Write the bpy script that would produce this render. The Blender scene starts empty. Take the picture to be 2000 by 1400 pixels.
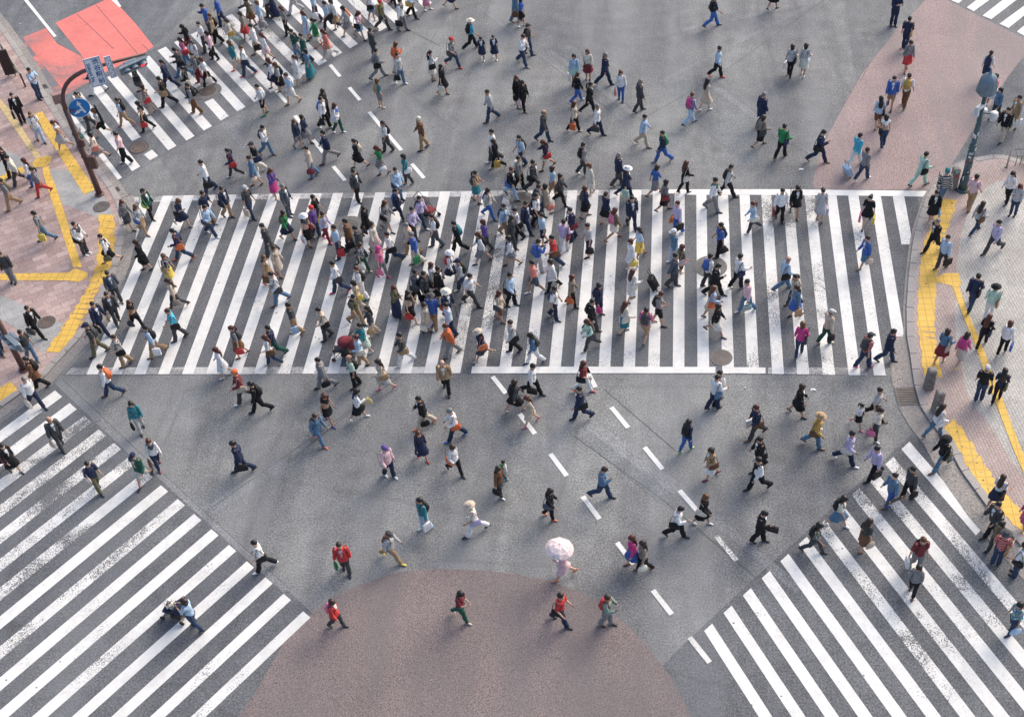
import bpy, bmesh, math, random
import numpy as np
from mathutils import Vector, Matrix
random.seed(7)
rs = np.random.RandomState(11)
SC = bpy.context.scene
COL = SC.collection
PI = math.pi
R = math.radians

# ------------------------------------------------------------------ camera (solved from the crossing and the posts)
CF, CPY, CA, CB, CC, CX, CY, CZ = (2476.79689, 801.009615, 0.727775, 0.161629, -0.111274, 19.056215, -31.189691, 33.491002)
def _rot(a, b, c):
    Rx = np.array([[1,0,0],[0,math.cos(a),-math.sin(a)],[0,math.sin(a),math.cos(a)]])
    Rz = np.array([[math.cos(b),-math.sin(b),0],[math.sin(b),math.cos(b),0],[0,0,1]])
    Rr = np.array([[math.cos(c),-math.sin(c),0],[math.sin(c),math.cos(c),0],[0,0,1]])
    return Rz @ Rx @ Rr
CM = _rot(CA, CB, CC)
def G(px, py, z=0.0):
    """ground (or height z) point of the place seen at a photo pixel"""
    d = CM @ np.array([(px-1000)/CF, -(py-CPY)/CF, -1.0])
    t = (z-CZ)/d[2]
    return Vector((CX+d[0]*t, CY+d[1]*t, z))
cam = bpy.data.cameras.new('camera')
co = bpy.data.objects.new('camera', cam); COL.objects.link(co)
M4 = np.eye(4); M4[:3,:3] = CM; M4[:3,3] = (CX, CY, CZ)
co.matrix_world = Matrix(M4.tolist())
cam.sensor_fit = 'HORIZONTAL'; cam.sensor_width = 36
cam.lens = CF/2000*36; cam.shift_y = (CPY-700)/2000
cam.clip_start = 0.5; cam.clip_end = 1000
SC.camera = co

# ------------------------------------------------------------------ light
SUN_EL, SUN_AZ = 38, 52          # azimuth: degrees from +X towards +Y
w = bpy.data.worlds.new('World'); SC.world = w; w.use_nodes = True
nt = w.node_tree; bg = nt.nodes['Background']
sky = nt.nodes.new('ShaderNodeTexSky'); sky.sky_type = 'NISHITA'; sky.sun_disc = False
sky.sun_elevation = R(SUN_EL); sky.sun_rotation = R(90-SUN_AZ)
sky.air_density = 1.0; sky.dust_density = 5.0; sky.ozone_density = 1.0
nt.links.new(sky.outputs[0], bg.inputs[0]); bg.inputs[1].default_value = 0.15
sl = bpy.data.lights.new('sun', 'SUN'); sl.energy = 0.58; sl.angle = R(40); sl.color = (1, .99, .975)
so = bpy.data.objects.new('sun', sl); COL.objects.link(so)
sd = Vector((math.cos(R(SUN_EL))*math.cos(R(SUN_AZ)), math.cos(R(SUN_EL))*math.sin(R(SUN_AZ)), math.sin(R(SUN_EL))))
so.rotation_euler = (-sd).to_track_quat('-Z', 'Y').to_euler(); so.location = sd*60
SC.view_settings.view_transform = 'Standard'; SC.view_settings.look = 'None'
SC.view_settings.exposure = 0.76; SC.view_settings.gamma = 1.0

# ------------------------------------------------------------------ helpers
def tag(o, label=None, cat=None, group=None, kind=None):
    if label: o['label'] = label
    if cat: o['category'] = cat
    if group: o['group'] = group
    if kind: o['kind'] = kind
    return o
class MB:
    """collects shapes and links them as one mesh object"""
    def __init__(s): s.v=[]; s.f=[]; s.m=[]
    def add(s, vs, fs, mi=0):
        b=len(s.v); s.v += [tuple(v) for v in vs]; s.f += [tuple(b+i for i in f) for f in fs]; s.m += [mi]*len(fs)
    def loft(s, rings, n=10, cap=True, mi=0):
        """rings: (center, u axis*radius, v axis*radius)"""
        b=len(s.v)
        for c,u,v in rings:
            c=np.array(c,float);u=np.array(u,float);v=np.array(v,float)
            for k in range(n):
                a=2*PI*k/n
                s.v.append(tuple(c+u*math.cos(a)+v*math.sin(a)))
        nf=0
        for i in range(len(rings)-1):
            for k in range(n):
                a=b+i*n+k; q=b+i*n+(k+1)%n
                s.f.append((a,q,q+n,a+n)); nf+=1
        if cap:
            s.f.append(tuple(b+k for k in range(n))[::-1]); e=b+(len(rings)-1)*n
            s.f.append(tuple(e+k for k in range(n))); nf+=2
        s.m += [mi]*nf
    def tube(s, pts, rad, n=8, mi=0, cap=True):
        pts=[np.array(p,float) for p in pts]
        if not isinstance(rad,(list,tuple)): rad=[rad]*len(pts)
        rings=[]; pu=None
        for i,p in enumerate(pts):
            d=(pts[min(i+1,len(pts)-1)]-pts[max(i-1,0)]); d=d/(np.linalg.norm(d)+1e-9)
            if pu is None:
                pu=np.array([1,0,0.]) if abs(d[0])<.9 else np.array([0,1,0.])
            u=pu-d*np.dot(pu,d); u/=np.linalg.norm(u)+1e-9; v=np.cross(d,u); pu=u
            rings.append((p,u*rad[i],v*rad[i]))
        s.loft(rings,n,cap,mi)
    def box(s, c, d, rot=None, mi=0, taper=(1,1), bev=0.0):
        x,y,z=[q/2 for q in d]; tx,ty=taper
        if bev>0:
            def ring(zz,fx,fy):
                X,Y=x*fx,y*fy; b=min(bev,X*.8,Y*.8)
                return [(X-b,-Y,zz),(X,-Y+b,zz),(X,Y-b,zz),(X-b,Y,zz),(-X+b,Y,zz),(-X,Y-b,zz),(-X,-Y+b,zz),(-X+b,-Y,zz)]
            bz=min(bev,z*.8)
            sx=(x-bev*.8)/x; sy=(y-bev*.8)/y if y>bev else .5
            L=[ring(-z,sx,sy),ring(-z+bz,1,1),ring(z-bz,tx,ty),ring(z,tx*sx,ty*sy)]
            vs=[q for r in L for q in r]; fs=[]
            for i in range(3):
                for k in range(8): fs.append((i*8+k,i*8+(k+1)%8,(i+1)*8+(k+1)%8,(i+1)*8+k))
            fs.append(tuple(range(8))[::-1]); fs.append(tuple(range(24,32)))
        else:
            vs=[(-x,-y,-z),(x,-y,-z),(x,y,-z),(-x,y,-z),(-x*tx,-y*ty,z),(x*tx,-y*ty,z),(x*tx,y*ty,z),(-x*tx,y*ty,z)]
            fs=[(3,2,1,0),(4,5,6,7),(0,1,5,4),(1,2,6,5),(2,3,7,6),(3,0,4,7)]
        vs=[Vector(v) for v in vs]
        if rot is not None: vs=[rot@v for v in vs]
        c=Vector(c); s.add([v+c for v in vs],fs,mi)
    def poly(s, pts, mi=0): s.add(pts,[tuple(range(len(pts)))],mi)
    def prism(s, pts, z0, z1, mi=0):
        n=len(pts); vs=[(p[0],p[1],z0) for p in pts]+[(p[0],p[1],z1) for p in pts]
        s.add(vs,[tuple(range(n))[::-1],tuple(range(n,2*n))]+[(i,(i+1)%n,n+(i+1)%n,n+i) for i in range(n)],mi)
    def xf(s, M):
        M=Matrix(M); s.v=[tuple(M@Vector(v)) for v in s.v]; return s
    def mesh(s, name, mats, smooth=False):
        me=bpy.data.meshes.new(name); me.from_pydata(s.v,[],s.f)
        if not isinstance(mats,(list,tuple)): mats=[mats]
        for m in mats: me.materials.append(m)
        me.polygons.foreach_set('material_index', s.m)
        if smooth: me.polygons.foreach_set('use_smooth',[True]*len(s.f))
        me.update(); return me
    def build(s, name, mats, parent=None, smooth=False, loc=None):
        return link(name, s.mesh(name,mats,smooth), parent, loc)
def link(name, me, parent=None, loc=None):
    o=bpy.data.objects.new(name,me); COL.objects.link(o)
    if parent is not None: o.parent=parent
    if loc is not None: o.location=loc
    return o
def empty(name, loc=(0,0,0), rz=0, sc=1):
    o=bpy.data.objects.new(name,None); COL.objects.link(o); o.location=loc; o.rotation_euler=(0,0,rz); o.scale=(sc,)*3
    o.empty_display_size=.2; return o
def ccw(pts):
    a=sum(pts[i][0]*pts[(i+1)%len(pts)][1]-pts[(i+1)%len(pts)][0]*pts[i][1] for i in range(len(pts)))
    return pts if a>0 else pts[::-1]
def inside(px,py,poly):
    r=False; n=len(poly)
    for i in range(n):
        x1,y1=poly[i];x2,y2=poly[(i+1)%n]
        if (y1>py)!=(y2>py) and px<(x2-x1)*(py-y1)/(y2-y1)+x1: r=not r
    return r

# ------------------------------------------------------------------ materials
def nodes(m): 
    m.use_nodes=True; return m.node_tree.nodes, m.node_tree.links, m.node_tree.nodes['Principled BSDF']
def mat(name, col, rough=.6, metal=0, spec=.5, emit=None):
    m=bpy.data.materials.new(name); n,l,b=nodes(m)
    b.inputs['Base Color'].default_value=(*col,1); b.inputs['Roughness'].default_value=rough
    b.inputs['Metallic'].default_value=metal; b.inputs['Specular IOR Level'].default_value=spec
    if emit: b.inputs['Emission Color'].default_value=(*emit[0],1); b.inputs['Emission Strength'].default_value=emit[1]
    return m
def nz(n,l,co,scale,detail=3,rough=.55,dist=0):
    t=n.new('ShaderNodeTexNoise'); t.inputs['Scale'].default_value=scale; t.inputs['Detail'].default_value=detail
    t.inputs['Roughness'].default_value=rough; t.inputs['Distortion'].default_value=dist
    l.new(co,t.inputs['Vector']); return t.outputs['Fac']
def ramp(n,l,f,stops,interp='LINEAR'):
    r=n.new('ShaderNodeValToRGB'); r.color_ramp.interpolation=interp
    e=r.color_ramp.elements
    while len(e)<len(stops): e.new(.5)
    for q,(p,c) in zip(e,stops):
        q.position=p; q.color=(*c,1) if len(c)==3 else c
    l.new(f,r.inputs['Fac']); return r.outputs['Color']
def mixc(n,l,f,a,b,mode='MIX'):
    m=n.new('ShaderNodeMix'); m.data_type='RGBA'; m.blend_type=mode
    for s,v in ((m.inputs[0],f),(m.inputs[6],a),(m.inputs[7],b)):
        if hasattr(v,'is_output') or isinstance(v,bpy.types.NodeSocket): l.new(v,s)
        elif isinstance(v,(tuple,list)): s.default_value=(*v,1) if len(v)==3 else v
        else: s.default_value=v
    return m.outputs[2]
def mth(n,l,op,a,b=0.0,clamp=False):
    m=n.new('ShaderNodeMath'); m.operation=op; m.use_clamp=clamp
    for s,v in zip(m.inputs,(a,b)):
        if isinstance(v,bpy.types.NodeSocket): l.new(v,s)
        else: s.default_value=v
    return m.outputs[0]
def wpos(n): return n.new('ShaderNodeNewGeometry').outputs['Position']
def mapping(n,l,co,scale=(1,1,1),rot=(0,0,0)):
    m=n.new('ShaderNodeMapping'); l.new(co,m.inputs[0]); m.inputs['Scale'].default_value=scale; m.inputs['Rotation'].default_value=rot
    return m.outputs[0]
g3=lambda v:(v,v,v)
def asphalt(name, base, blue=0.35, dark=0.0):
    m=bpy.data.materials.new(name); n,l,b=nodes(m); p=wpos(n)
    big=nz(n,l,p,.16,5,.6,.4); st=nz(n,l,mapping(n,l,p,(.55,.09,1),(0,0,R(-38))),1.0,4,.6,.3)
    mid=nz(n,l,p,1.4,4,.65); fine=nz(n,l,p,17,3,.85); grit=nz(n,l,p,60,1,.5)
    bc=np.array(base)
    c=ramp(n,l,big,[(.32,tuple(bc*np.array([.74,.75,.80]))),(.5,tuple(bc)),(.66,tuple(bc*np.array([1.2,1.21,1.2])))])
    c=mixc(n,l,mth(n,l,'MULTIPLY',ramp(n,l,st,[(.44,g3(0)),(.58,g3(1))]),blue*1.35),c,tuple(bc*np.array([.60,.612,.655])))
    c=mixc(n,l,.55,c,ramp(n,l,mid,[(.3,g3(.36)),(.7,g3(.66))]),'OVERLAY')
    c=mixc(n,l,.62,c,ramp(n,l,fine,[(.36,g3(.08)),(.5,g3(.46)),(.62,g3(.92))]),'OVERLAY')
    c=mixc(n,l,ramp(n,l,grit,[(.66,g3(0)),(.76,g3(.6))]),c,tuple(np.minimum(bc*2.1,1)))
    # cracks
    vo=n.new('ShaderNodeTexVoronoi'); vo.feature='DISTANCE_TO_EDGE'; vo.inputs['Scale'].default_value=.11
    l.new(mixc(n,l,.12,p,nz_col(n,l,p,.7)),vo.inputs['Vector'])
    cr=ramp(n,l,vo.outputs['Distance'],[(0,g3(1)),(.0035,g3(1)),(.008,g3(0))])
    c=mixc(n,l,mth(n,l,'MULTIPLY',cr,.16),c,tuple(bc*.35))
    oil=n.new('ShaderNodeTexVoronoi'); oil.inputs['Scale'].default_value=.62; l.new(mixc(n,l,.25,p,nz_col(n,l,p,2.2)),oil.inputs['Vector'])
    c=mixc(n,l,ramp(n,l,oil.outputs['Distance'],[(.05,g3(.34)),(.17,g3(0))]),c,tuple(bc*.42))
    pol=nz(n,l,mapping(n,l,p,(.34,.035,1),(0,0,R(-36))),1.0,3,.5,.2)
    c=mixc(n,l,mth(n,l,'MULTIPLY',ramp(n,l,pol,[(.50,g3(0)),(.62,g3(1))]),.34),c,tuple(bc*np.array([1.34,1.36,1.37])))
    scf=nz(n,l,mapping(n,l,p,(.06,1.6,1),(0,0,R(30))),1.0,4,.7,.5)
    c=mixc(n,l,mth(n,l,'MULTIPLY',ramp(n,l,scf,[(.60,g3(0)),(.70,g3(1))]),.28),c,tuple(bc*.6))
    l.new(c,b.inputs['Base Color']); b.inputs['Roughness'].default_value=.85; b.inputs['Specular IOR Level'].default_value=.3
    bp=n.new('ShaderNodeBump'); bp.inputs['Strength'].default_value=.35; bp.inputs['Distance'].default_value=.01
    l.new(fine,bp.inputs['Height']); l.new(bp.outputs[0],b.inputs['Normal'])
    return m
def nz_col(n,l,co,scale):
    t=n.new('ShaderNodeTexNoise'); t.inputs['Scale'].default_value=scale; t.inputs['Detail'].default_value=4
    l.new(co,t.inputs['Vector']); return t.outputs['Color']
def paint(name, col, under, wear=.5, seed=0):
    """road paint worn through to the asphalt in flecks and scuffed patches"""
    m=bpy.data.materials.new(name); n,l,b=nodes(m); p=mapping(n,l,wpos(n),(1,1,1)); 
    loc=n.new('ShaderNodeVectorMath'); loc.operation='ADD'; l.new(p,loc.inputs[0]); loc.inputs[1].default_value=(seed*7.3,seed*3.1,0); p=loc.outputs[0]
    big=nz(n,l,p,.42,4,.6,.6); fine=nz(n,l,p,24,5,.78,.3); sp=nz(n,l,p,7,2,.5)
    thr=mth(n,l,'MULTIPLY',ramp(n,l,big,[(.45-.08*wear,g3(0)),(.74,g3(1))]),.26*wear+.06)
    f=mth(n,l,'LESS_THAN',fine,mth(n,l,'ADD',thr,.24+.09*wear))
    bc=np.array(col)
    c=ramp(n,l,nz(n,l,p,1.1,4,.6),[(.3,tuple(bc*.82)),(.6,tuple(bc))])
    c=mixc(n,l,mth(n,l,'MULTIPLY',ramp(n,l,nz(n,l,p,5,3,.7),[(.45,g3(0)),(.72,g3(1))]),.34),c,tuple(bc*.58))
    wp=nz(n,l,mapping(n,l,p,(.30,.05,1),(0,0,R(-34))),1.0,4,.6,.3)
    c=mixc(n,l,mth(n,l,'MULTIPLY',ramp(n,l,wp,[(.46,g3(0)),(.64,g3(1))]),.45*min(wear+.25,1)),c,tuple(bc*.70))
    c=mixc(n,l,f,c,tuple(under))
    gum=n.new('ShaderNodeTexVoronoi'); gum.inputs['Scale'].default_value=1.5; l.new(p,gum.inputs['Vector'])
    c=mixc(n,l,ramp(n,l,gum.outputs['Distance'],[(.045,g3(.8)),(.06,g3(0))]),c,(.06,.06,.06))
    l.new(c,b.inputs['Base Color']); b.inputs['Roughness'].default_value=.7; b.inputs['Specular IOR Level'].default_value=.3
    return m
def bricks(name, c1, c2, mortar, bw, rh, rot, off=.5, dirt=.5, ms=.012):
    m=bpy.data.materials.new(name); n,l,b=nodes(m); p=wpos(n)
    br=n.new('ShaderNodeTexBrick'); l.new(mapping(n,l,p,(1,1,1),(0,0,R(rot))),br.inputs['Vector'])
    br.inputs['Scale'].default_value=1; br.inputs['Brick Width'].default_value=bw; br.inputs['Row Height'].default_value=rh
    br.inputs['Mortar Size'].default_value=ms; br.inputs['Mortar Smooth'].default_value=.3; br.offset=off; br.inputs['Bias'].default_value=-.1
    br.inputs['Color1'].default_value=(*c1,1); br.inputs['Color2'].default_value=(*c2,1); br.inputs['Mortar'].default_value=(*mortar,1)
    c=mixc(n,l,.7,br.outputs['Color'],ramp(n,l,nz(n,l,p,.5,5,.6),[(.3,g3(.33)),(.7,g3(.66))]),'OVERLAY')
    c=mixc(n,l,.5,c,ramp(n,l,nz(n,l,p,22,2,.7),[(.3,g3(.25)),(.7,g3(.75))]),'OVERLAY')
    gum=n.new('ShaderNodeTexVoronoi'); gum.inputs['Scale'].default_value=1.7; l.new(p,gum.inputs['Vector'])
    c=mixc(n,l,ramp(n,l,gum.outputs['Distance'],[(.04,g3(dirt)),(.055,g3(0))]),c,(.05,.045,.045))
    l.new(c,b.inputs['Base Color']); b.inputs['Roughness'].default_value=.85
    bp=n.new('ShaderNodeBump'); bp.inputs['Strength'].default_value=.3; bp.inputs['Distance'].default_value=.01
    l.new(mth(n,l,'SUBTRACT',1.0,br.outputs['Fac']),bp.inputs['Height']); l.new(bp.outputs[0],b.inputs['Normal'])
    return m
def speckle(name, base, grains, amt=.5):
    m=bpy.data.materials.new(name); n,l,b=nodes(m); p=wpos(n); bc=np.array(base)
    c=ramp(n,l,nz(n,l,p,.35,5,.6),[(.3,tuple(bc*.84)),(.7,tuple(bc*1.12))])
    c=mixc(n,l,amt,c,ramp(n,l,nz(n,l,p,24,2,.8),[(.34,g3(.15)),(.66,g3(.88))]),'OVERLAY')
    c=mixc(n,l,ramp(n,l,nz(n,l,p,34,1,.5),[(.60,g3(0)),(.70,g3(.75))]),c,grains)
    g_=bc.mean()*.78; c=mixc(n,l,mth(n,l,'MULTIPLY',ramp(n,l,nz(n,l,mapping(n,l,p,(.5,.10,1),(0,0,R(-36))),1.0,5,.65,.4),[(.44,g3(0)),(.62,g3(1))]),.5),c,(g_*1.04,g_*.98,g_))
    vo=n.new('ShaderNodeTexVoronoi'); vo.inputs['Scale'].default_value=2.2; l.new(p,vo.inputs['Vector'])
    c=mixc(n,l,ramp(n,l,vo.outputs['Distance'],[(.05,g3(.55)),(.075,g3(0))]),c,tuple(bc*.35))
    l.new(c,b.inputs['Base Color']); b.inputs['Roughness'].default_value=.85; return m
def tactile(name, col):
    m=bpy.data.materials.new(name); n,l,b=nodes(m); p=wpos(n); bc=np.array(col)
    c=ramp(n,l,nz(n,l,p,1.3,5,.65),[(.3,tuple(bc*.78)),(.65,tuple(bc))])
    br=n.new('ShaderNodeTexBrick'); l.new(p,br.inputs['Vector']); br.offset=0
    br.inputs['Scale'].default_value=1; br.inputs['Brick Width'].default_value=.3; br.inputs['Row Height'].default_value=.3; br.inputs['Mortar Size'].default_value=.018
    c=mixc(n,l,mth(n,l,'MULTIPLY',br.outputs['Fac'],.6),c,tuple(bc*.5))
    # studs
    vo=n.new('ShaderNodeTexVoronoi'); vo.inputs['Scale'].default_value=13; vo.inputs['Randomness'].default_value=0; l.new(p,vo.inputs['Vector'])
    st=ramp(n,l,vo.outputs['Distance'],[(.25,g3(1)),(.42,g3(0))])
    c=mixc(n,l,mth(n,l,'MULTIPLY',st,.18),c,tuple(bc*.6))
    gum=n.new('ShaderNodeTexVoronoi'); gum.inputs['Scale'].default_value=3.0; l.new(p,gum.inputs['Vector'])
    c=mixc(n,l,ramp(n,l,gum.outputs['Distance'],[(.10,g3(.85)),(.14,g3(0))]),c,(.07,.06,.05))
    c=mixc(n,l,ramp(n,l,nz(n,l,p,3,5,.75),[(.62,g3(0)),(.67,g3(.8))]),c,(.30,.22,.19))
    l.new(c,b.inputs['Base Color']); b.inputs['Roughness'].default_value=.7
    bp=n.new('ShaderNodeBump'); bp.inputs['Strength'].default_value=.5; bp.inputs['Distance'].default_value=.006
    l.new(st,bp.inputs['Height']); l.new(bp.outputs[0],b.inputs['Normal']); return m
def worn_metal(name, col, rough=.5, metal=.3, spot=(.12,.1,.09), sc=5):
    m=bpy.data.materials.new(name); n,l,b=nodes(m); tc=n.new('ShaderNodeTexCoord').outputs['Object']; bc=np.array(col)
    c=ramp(n,l,nz(n,l,tc,sc,5,.65),[(.3,tuple(bc*.75)),(.65,tuple(bc*1.1))])
    c=mixc(n,l,ramp(n,l,nz(n,l,tc,sc*4,4,.7),[(.62,g3(0)),(.72,g3(.6))]),c,spot)
    l.new(c,b.inputs['Base Color']); b.inputs['Roughness'].default_value=rough; b.inputs['Metallic'].default_value=metal; return m
# ------------------------------------------------------------------ people
PAL = dict(bk=(.016,.016,.018),wh=(.78,.78,.78),nv=(.022,.032,.075),gy=(.24,.24,.25),dg=(.06,.062,.066),lg=(.48,.48,.48),
 rd=(.62,.03,.03),pk=(.75,.17,.32),lp=(.78,.50,.53),co=(.80,.24,.17),ye=(.80,.60,.06),mu=(.62,.36,.05),gn=(.03,.26,.09),dn=(.02,.09,.065),
 ol=(.15,.14,.075),tl=(.025,.22,.26),bl=(.04,.13,.45),lb=(.40,.56,.74),cy=(.04,.42,.60),dm=(.10,.21,.34),db=(.03,.055,.11),
 pu=(.13,.07,.30),lv=(.52,.45,.68),br=(.16,.075,.035),tn=(.42,.27,.14),be=(.60,.49,.37),cr=(.76,.70,.58),mr=(.20,.025,.035),mi=(.46,.68,.56),
 ma=(.66,.03,.24),sl=(.085,.105,.14),tp=(.28,.23,.19),sg=(.22,.30,.25),li=(.42,.75,.06))
PAL['or']=(.78,.16,.03)
for k_ in list(PAL):
    v_=np.array(PAL[k_]); PAL[k_]=tuple(np.minimum(v_*.86+v_.mean()*.14,.85)*(1.0 if v_.mean()>.1 else 1.15))
CN = dict(bk='black',wh='white',nv='navy',gy='grey',dg='charcoal',lg='pale grey',rd='red',pk='pink',lp='pale pink',co='coral',ye='yellow',mu='mustard',
 gn='green',dn='dark green',ol='olive',tl='teal',bl='blue',lb='light blue',cy='turquoise',dm='denim blue',db='dark blue',pu='purple',lv='lavender',br='brown',
 tn='tan',be='beige',cr='cream',mr='maroon',mi='mint',ma='magenta',sl='slate',tp='taupe',sg='sage',li='lime')
CN['or']='orange'; PAL['pp']=(.80,.64,.63); CN['pp']='pale pink'
HAIRC = dict(k=(.012,.011,.011),d=(.030,.017,.012),b=(.10,.045,.02),g=(.16,.16,.165),r=(.075,.022,.014),y=(.62,.56,.46),x=(.05,.045,.04))
_mc = {}
def cloth(code, rough=.85):
    pat=''
    if code[0] in '#=*': pat, code = code[0], code[1:]
    key=('c',pat,code,rough)
    if key in _mc: return _mc[key]
    m=bpy.data.materials.new('cloth'); n,l,b=nodes(m); tc=n.new('ShaderNodeTexCoord').outputs['Object']; bc=np.array(PAL[code])
    c=ramp(n,l,nz(n,l,tc,9,3,.6),[(.3,tuple(bc*.78)),(.7,tuple(np.minimum(bc*1.16,.9)))])
    if pat=='#':
        br=n.new('ShaderNodeTexChecker'); br.inputs['Scale'].default_value=14; l.new(tc,br.inputs['Vector'])
        c=mixc(n,l,mth(n,l,'MULTIPLY',br.outputs['Fac'],.75),c,tuple(np.minimum(bc*.3+ (.30 if bc.mean()<.15 else .02),.9)))
        wv=n.new('ShaderNodeTexWave'); wv.bands_direction='Z'; wv.inputs['Scale'].default_value=4.5; l.new(tc,wv.inputs['Vector'])
        c=mixc(n,l,ramp(n,l,wv.outputs['Fac'],[(.80,g3(0)),(.86,g3(.6))]),c,(.75,.75,.72))
    elif pat=='=':
        wv=n.new('ShaderNodeTexWave'); wv.bands_direction='Z'; wv.inputs['Scale'].default_value=3.4; l.new(tc,wv.inputs['Vector'])
        c=mixc(n,l,ramp(n,l,wv.outputs['Fac'],[(.46,g3(0)),(.54,g3(1))]),c,(.62,.60,.55))
    elif pat=='*':
        vo=n.new('ShaderNodeTexVoronoi'); vo.inputs['Scale'].default_value=15; l.new(tc,vo.inputs['Vector'])
        c=mixc(n,l,ramp(n,l,vo.outputs['Distance'],[(.30,g3(.9)),(.42,g3(0))]),c,vo.outputs['Color'])
        c=mixc(n,l,ramp(n,l,nz(n,l,tc,24,2,.6),[(.55,g3(0)),(.6,g3(.8))]),c,(.8,.74,.68))
    l.new(c,b.inputs['Base Color']); b.inputs['Roughness'].default_value=rough; b.inputs['Specular IOR Level'].default_value=.25
    bp=n.new('ShaderNodeBump'); bp.inputs['Strength'].default_value=.5; bp.inputs['Distance'].default_value=.05
    l.new(nz(n,l,mapping(n,l,tc,(1,1,.45)),14,2,.5,.8),bp.inputs['Height']); l.new(bp.outputs[0],b.inputs['Normal'])
    _mc[key]=m; return m
def hairm(k):
    if ('h',k) in _mc: return _mc[('h',k)]
    m=bpy.data.materials.new('hair'); n,l,b=nodes(m); tc=n.new('ShaderNodeTexCoord').outputs['Object']; bc=np.array(HAIRC[k])
    c=ramp(n,l,nz(n,l,mapping(n,l,tc,(40,40,5)),1.5,3,.6),[(.3,tuple(bc*.6)),(.7,tuple(bc*1.7))])
    l.new(c,b.inputs['Base Color']); b.inputs['Roughness'].default_value=.42; b.inputs['Specular IOR Level'].default_value=.45
    _mc[('h',k)]=m; return m
SKINS=[]
for i,c in enumerate([(.52,.31,.21),(.58,.36,.255),(.46,.26,.17),(.62,.41,.30)]):
    m=bpy.data.materials.new('skin'); n,l,b=nodes(m); tc=n.new('ShaderNodeTexCoord').outputs['Object']
    l.new(ramp(n,l,nz(n,l,tc,18,3,.6),[(.3,tuple(np.array(c)*.88)),(.7,tuple(np.array(c)*1.08))]),b.inputs['Base Color'])
    b.inputs['Roughness'].default_value=.55; SKINS.append(m)
EYE=mat('eye',(.02,.015,.012),.3); LIP=mat('lip',(.42,.13,.11),.5)
SHOE={}
def shoem(k):
    if k not in SHOE: SHOE[k]=mat('shoe_leather',tuple(np.array(PAL[k])*.95),.45)
    return SHOE[k]

A45=R(45)
SD=np.array([math.sin(A45),0,-math.cos(A45)])       # right arm direction at rest
def dims(g):
    if g=='m': return dict(sh=.178,hip=.088,tz=[(.80,.120,.085),(.86,.165,.112),(.93,.166,.112),(1.02,.150,.102),(1.12,.148,.102),(1.22,.164,.112),(1.31,.180,.116),(1.38,.172,.100),(1.425,.115,.078),(1.455,.060,.060),(1.51,.055,.058)],leg=1.0,arm=1.0)
    return dict(sh=.155,hip=.086,tz=[(.80,.122,.085),(.86,.168,.115),(.93,.170,.115),(1.02,.140,.096),(1.10,.124,.088),(1.20,.138,.105),(1.285,.148,.122),(1.37,.148,.090),(1.425,.095,.068),(1.455,.050,.052),(1.51,.047,.050)],leg=.95,arm=.84)
def arm_pts(g,s):
    d=dims(g); sh=np.array([d['sh']*s,0,1.385]); dd=SD*np.array([s,1,1])
    return sh, sh+dd*.275, sh+dd*.525, dd
def leg_pts(g,s):
    h=dims(g)['hip']*s
    return np.array([h,0,.90]), np.array([h*1.02,.012,.48]), np.array([h*1.05,-.012,.075])
EX=np.array([1.,0,0]); EY=np.array([0,1.,0]); EZ=np.array([0,0,1.])
def torso_rings(g,inf,z0,z1,flare=0):
    T=dims(g)['tz']; zs=[t[0] for t in T]; out=[]
    k=[z for z in np.arange(z0,z1+.001,.05)]
    for z in k:
        a=np.interp(z,zs,[t[1] for t in T]); b=np.interp(z,zs,[t[2] for t in T])
        if z<.86: a=max(a,.16); b=max(b,.11)
        f=flare*max(0,1.0-z)
        out.append(((0,.004,z),EX*(a+inf+f),EY*(b+inf+f*.8)))
    return out
def arm_loft(mb,g,s,rad,t0,t1,extra=0):
    sh,el,wr,dd=arm_pts(g,s); v=np.array([dd[2]*s,0,-dd[0]*s]); 
    ts=np.linspace(t0,t1,9); rr=[]
    for t in ts:
        r=np.interp(t,[-.06,.0,.12,.275,.34,.525],rad)
        rr.append((sh+dd*t,EY*r,v*r*-1 if s>0 else v*r))
    mb.loft(rr,10)
def leg_loft(mb,g,s,rads,z0,z1):
    h,k,a=leg_pts(g,s); rr=[]
    for z in np.arange(z0,z1+.001,.055):
        if z>k[2]: t=(z-k[2])/(h[2]-k[2]); c=k+(h-k)*t
        else: t=(z-a[2])/(k[2]-a[2]); c=a+(k-a)*t
        r=np.interp(z,[.05,.10,.30,.42,.50,.65,.80,.92],rads)
        yb=-.018 if .2<z<.42 else 0
        rr.append((c+EY*yb,EX*r,EY*r*1.06))
    mb.loft(rr,10)
def remesh(mb,vox,ratio,smooth=3):
    me=mb.mesh('tmp',[EYE]); o=bpy.data.objects.new('tmp',me); COL.objects.link(o)
    a=o.modifiers.new('r','REMESH'); a.mode='VOXEL'; a.voxel_size=vox
    s=o.modifiers.new('s','SMOOTH'); s.iterations=smooth; s.factor=.5
    d=o.modifiers.new('d','DECIMATE'); d.ratio=ratio
    ev=o.evaluated_get(bpy.context.evaluated_depsgraph_get()); out=bpy.data.meshes.new_from_object(ev)
    bpy.data.objects.remove(o); bpy.data.meshes.remove(me); return out
def cut(me,planes):
    bm=bmesh.new(); bm.from_mesh(me)
    for co_,no in planes:
        bmesh.ops.bisect_plane(bm,geom=bm.verts[:]+bm.edges[:]+bm.faces[:],plane_co=co_,plane_no=no,clear_outer=True)
    bm.to_mesh(me); bm.free(); return me
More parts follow.
